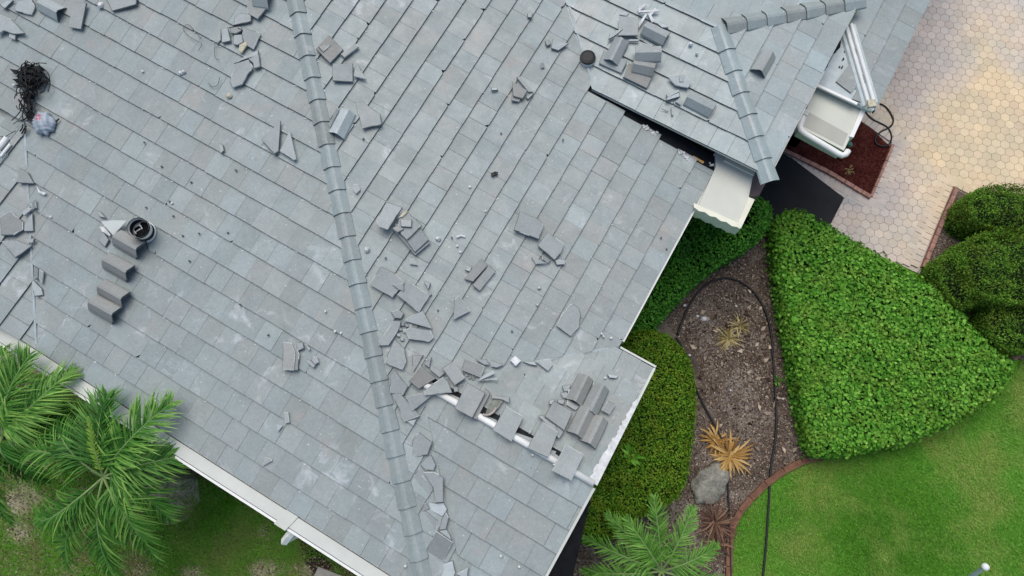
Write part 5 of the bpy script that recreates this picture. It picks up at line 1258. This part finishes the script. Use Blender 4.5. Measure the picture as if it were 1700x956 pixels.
rosette('bromeliad', 'smaller brownish orange rosette left of the big bromeliad', 'bromeliad', 1190, 730, 26, .34, .04, M_ORANGE)
rosette('spiky_plant', 'tufted yellow plant in the middle of the mulch bed', 'plant', 1212, 560, 90, .33, .016, M_YEL, rise=.2, droop=.3)
rosette('spiky_plant', 'withered yellow tuft right above the bigger yellow plant', 'plant', 1230, 540, 40, .26, .016, M_YEL)
rosette('spiky_plant', 'small withered weed in the red mulch bed', 'plant', 1412, 280, 14, .14, .018, M_YEL)
rosette('dead_plant', 'withered reddish brown spiky plant below the boulder', 'plant', 1190, 868, 60, .42, .03, M_DEAD, rise=.3, droop=.2)
rosette('dead_plant', 'smaller withered brown plant right of the bottom palm', 'plant', 1192, 902, 30, .28, .03, M_DEAD)
rosette('weed', 'low green weed by the left side of the ground cover', 'weed', 1300, 560, 12, .12, .03, M_HEDGE)
rosette('weed', 'tiny green weed on the mulch above the brick edging', 'weed', 1292, 632, 10, .11, .03, M_COVER)
rosette('weed', 'light green weed growing out of the yellowish hedge', 'weed', 1035, 757, 14, .24, .06, M_COVER, z=1.0)

# palms
M_PALM = leaf_mat('palm_leaflet', (.015, .08, .012), (.065, .22, .03), (.27, .48, .10), .5, .25, .2)
M_PALMY = leaf_mat('young_palm_leaflet', (.12, .25, .02), (.22, .42, .04), (.36, .55, .08), .45, .3)
M_PALML = leaf_mat('light_palm_leaflet', (.04, .14, .02), (.11, .29, .04), (.26, .50, .11), .5, .3, .15)
M_RACHIS = simple('palm_rachis', (.17, .26, .09), .6, .2, 10)
M_TRUNK = simple('palm_trunk', (.20, .18, .15), .9, .25, 12, bmp=.5)
def frond(parent, c, tip, arch, nl, ll, lw, mt, droop=.6, tone=.5, side_ang=.95, curve=0., tips_dry=0.):
    c = Vector(c); tip = Vector(tip); d = tip - c; Lh = d.length; hd = Vector((d.x, d.y, 0)).normalized(); sd = Vector((-hd.y, hd.x, 0))
    def rp(f): return c + d * f + Vector((0, 0, arch * 4 * f * (1 - f) * (1 - .25 * f))) + sd * (curve * 4 * f * (1 - f))
    mb = MB(); pts = [rp(k / 14) for k in range(15)]
    mb.tube(pts, [.016 * (1 - .8 * k / 14) + .003 for k in range(15)], 6, mi=1)
    for i in range(nl):
        f = .13 + .87 * (i + .5) / nl; p = rp(f); t_ = (rp(min(1, f + .02)) - rp(f - .02)).normalized()
        s0 = t_.cross(Vector((0, 0, 1))).normalized(); upv = s0.cross(t_)
        prof = math.sin(math.pi * min(1, .18 + .80 * f)) ** .55
        for sg in (-1, 1):
            for rep in range(1):
                L = ll * prof * random.uniform(.62, 1.15); an = side_ang * (1.12 - .55 * f) + random.gauss(0, .15)
                dd = (t_ * math.cos(an) + s0 * sg * math.sin(an) + upv * random.uniform(.15, .5)).normalized()
                ws = lw * random.uniform(.8, 1.15); prev = None; tn = min(1, max(0, random.gauss(tone, .2))); seg = 5
                wv = dd.cross(Vector((0, 0, 1))).normalized(); q = p.copy(); dr = droop * random.uniform(.5, 1.6)
                for k in range(seg + 1):
                    g_ = k / seg; w2 = ws * (math.sin(math.pi * min(.985, .22 + .78 * g_))) ** .8
                    tw = Vector((0, 0, 1)) * .35
                    cur = (len(mb.v), len(mb.v) + 1); off_ = (wv + tw * sg).normalized() * w2 / 2
                    mb.v += [tuple(q - off_), tuple(q + off_)]
                    if prev: mb.face([prev[0], prev[1], cur[1], cur[0]], 0, min(1, max(0, tn - .18 + .45 * g_ + (.5 * tips_dry if k == seg else 0))))
                    prev = cur
                    dn = (dd + Vector((0, 0, -1)) * dr * g_ * 1.6).normalized(); q = q + dn * (L / seg)
    return mb.build('frond', [mt, M_RACHIS], parent, fix=False)
def palm(label, u, v, zc_, fronds, trunk_r=.09, group=None, ll=.42, lw=.021, mt=None, nl=80, name='palm_tree', droop=1.15):
    c = hit(u, v, flat(zc_)); root = empty(name, (c.x, c.y, 0), label, 'palm', group)
    mb = MB(); mb.tube([(c.x, c.y, 0), (c.x + .02, c.y, zc_ * .5), (c.x, c.y, zc_ - .25), (c.x, c.y, zc_ - .02)], [trunk_r * 1.25, trunk_r, trunk_r * .8, trunk_r * .45], 14)
    mb.build('trunk', M_TRUNK, root, smooth=True)
    for f in fronds:
        (tu, tv, tz, arch) = f[:4]; kw = f[4] if len(f) > 4 else {}
        kw = dict(kw); m_ = kw.pop('mt', mt or M_PALM)
        frond(root, (c.x, c.y, zc_), hit(tu, tv, flat(tz)), arch, kw.pop('nl', nl), kw.pop('ll', ll), kw.pop('lw', lw), m_, kw.pop('droop', droop), **kw)
    return root
palm('full green palm in front of the gutter at the lower left', 172, 792, 2.75, [
    (18, 765, 2.3, .45, dict(curve=-.25, tone=.6)), (60, 850, 1.7, .5, dict(curve=.3, tone=.55)), (112, 945, 1.7, .4, dict(tone=.5)), (205, 985, 1.5, .4, dict(tone=.45)),
    (262, 930, 1.8, .42, dict(curve=.15, tone=.6)), (284, 865, 2.1, .38, dict(curve=.2)), (322, 752, 2.7, .28, dict(tone=.5, tips_dry=.8)),
    (285, 668, 3.2, .22, dict(tone=.5, droop=.3, tips_dry=.8)), (178, 655, 3.1, .2, dict(tone=.3, droop=.3)), (148, 692, 3.35, .05, dict(mt=M_PALMY, ll=.12, nl=30, droop=.1)),
    (95, 690, 2.7, .35, dict(tone=.3))], ll=.58)
palm('palm with upswept fronds cut by the left edge of the picture', 5, 725, 2.7, [
    (120, 612, 3.0, .25, dict(tone=.6, curve=-.1)), (50, 588, 3.1, .2, dict(tone=.5, droop=.3)), (5, 580, 3.0, .2, dict(tone=.45)), (125, 690, 2.4, .3, dict(tone=.2)), (-60, 610, 3.0, .3),
    (20, 870, 1.6, .4, dict(tone=.45)), (75, 800, 1.9, .4, dict(tone=.3)), (-60, 820, 1.8, .4), (-100, 720, 2.2, .4), (90, 645, 2.9, .25, dict(tone=.7))], ll=.58)
palm('light green feathery palm at the bottom edge beside the yellowish hedge', 1098, 948, 1.25, [
    (968, 892, 1.2, .3), (1008, 852, 1.4, .25), (1085, 822, 1.7, .12, dict(droop=.15)), (1150, 842, 1.5, .2), (1192, 905, 1.2, .25), (1205, 968, .9, .3), (965, 948, 1.0, .3), (1040, 1010, .9, .3), (1130, 1030, .9, .3), (1040, 860, 1.6, .2)],
    ll=.30, lw=.018, mt=M_PALML, nl=54, trunk_r=.06, droop=.35)
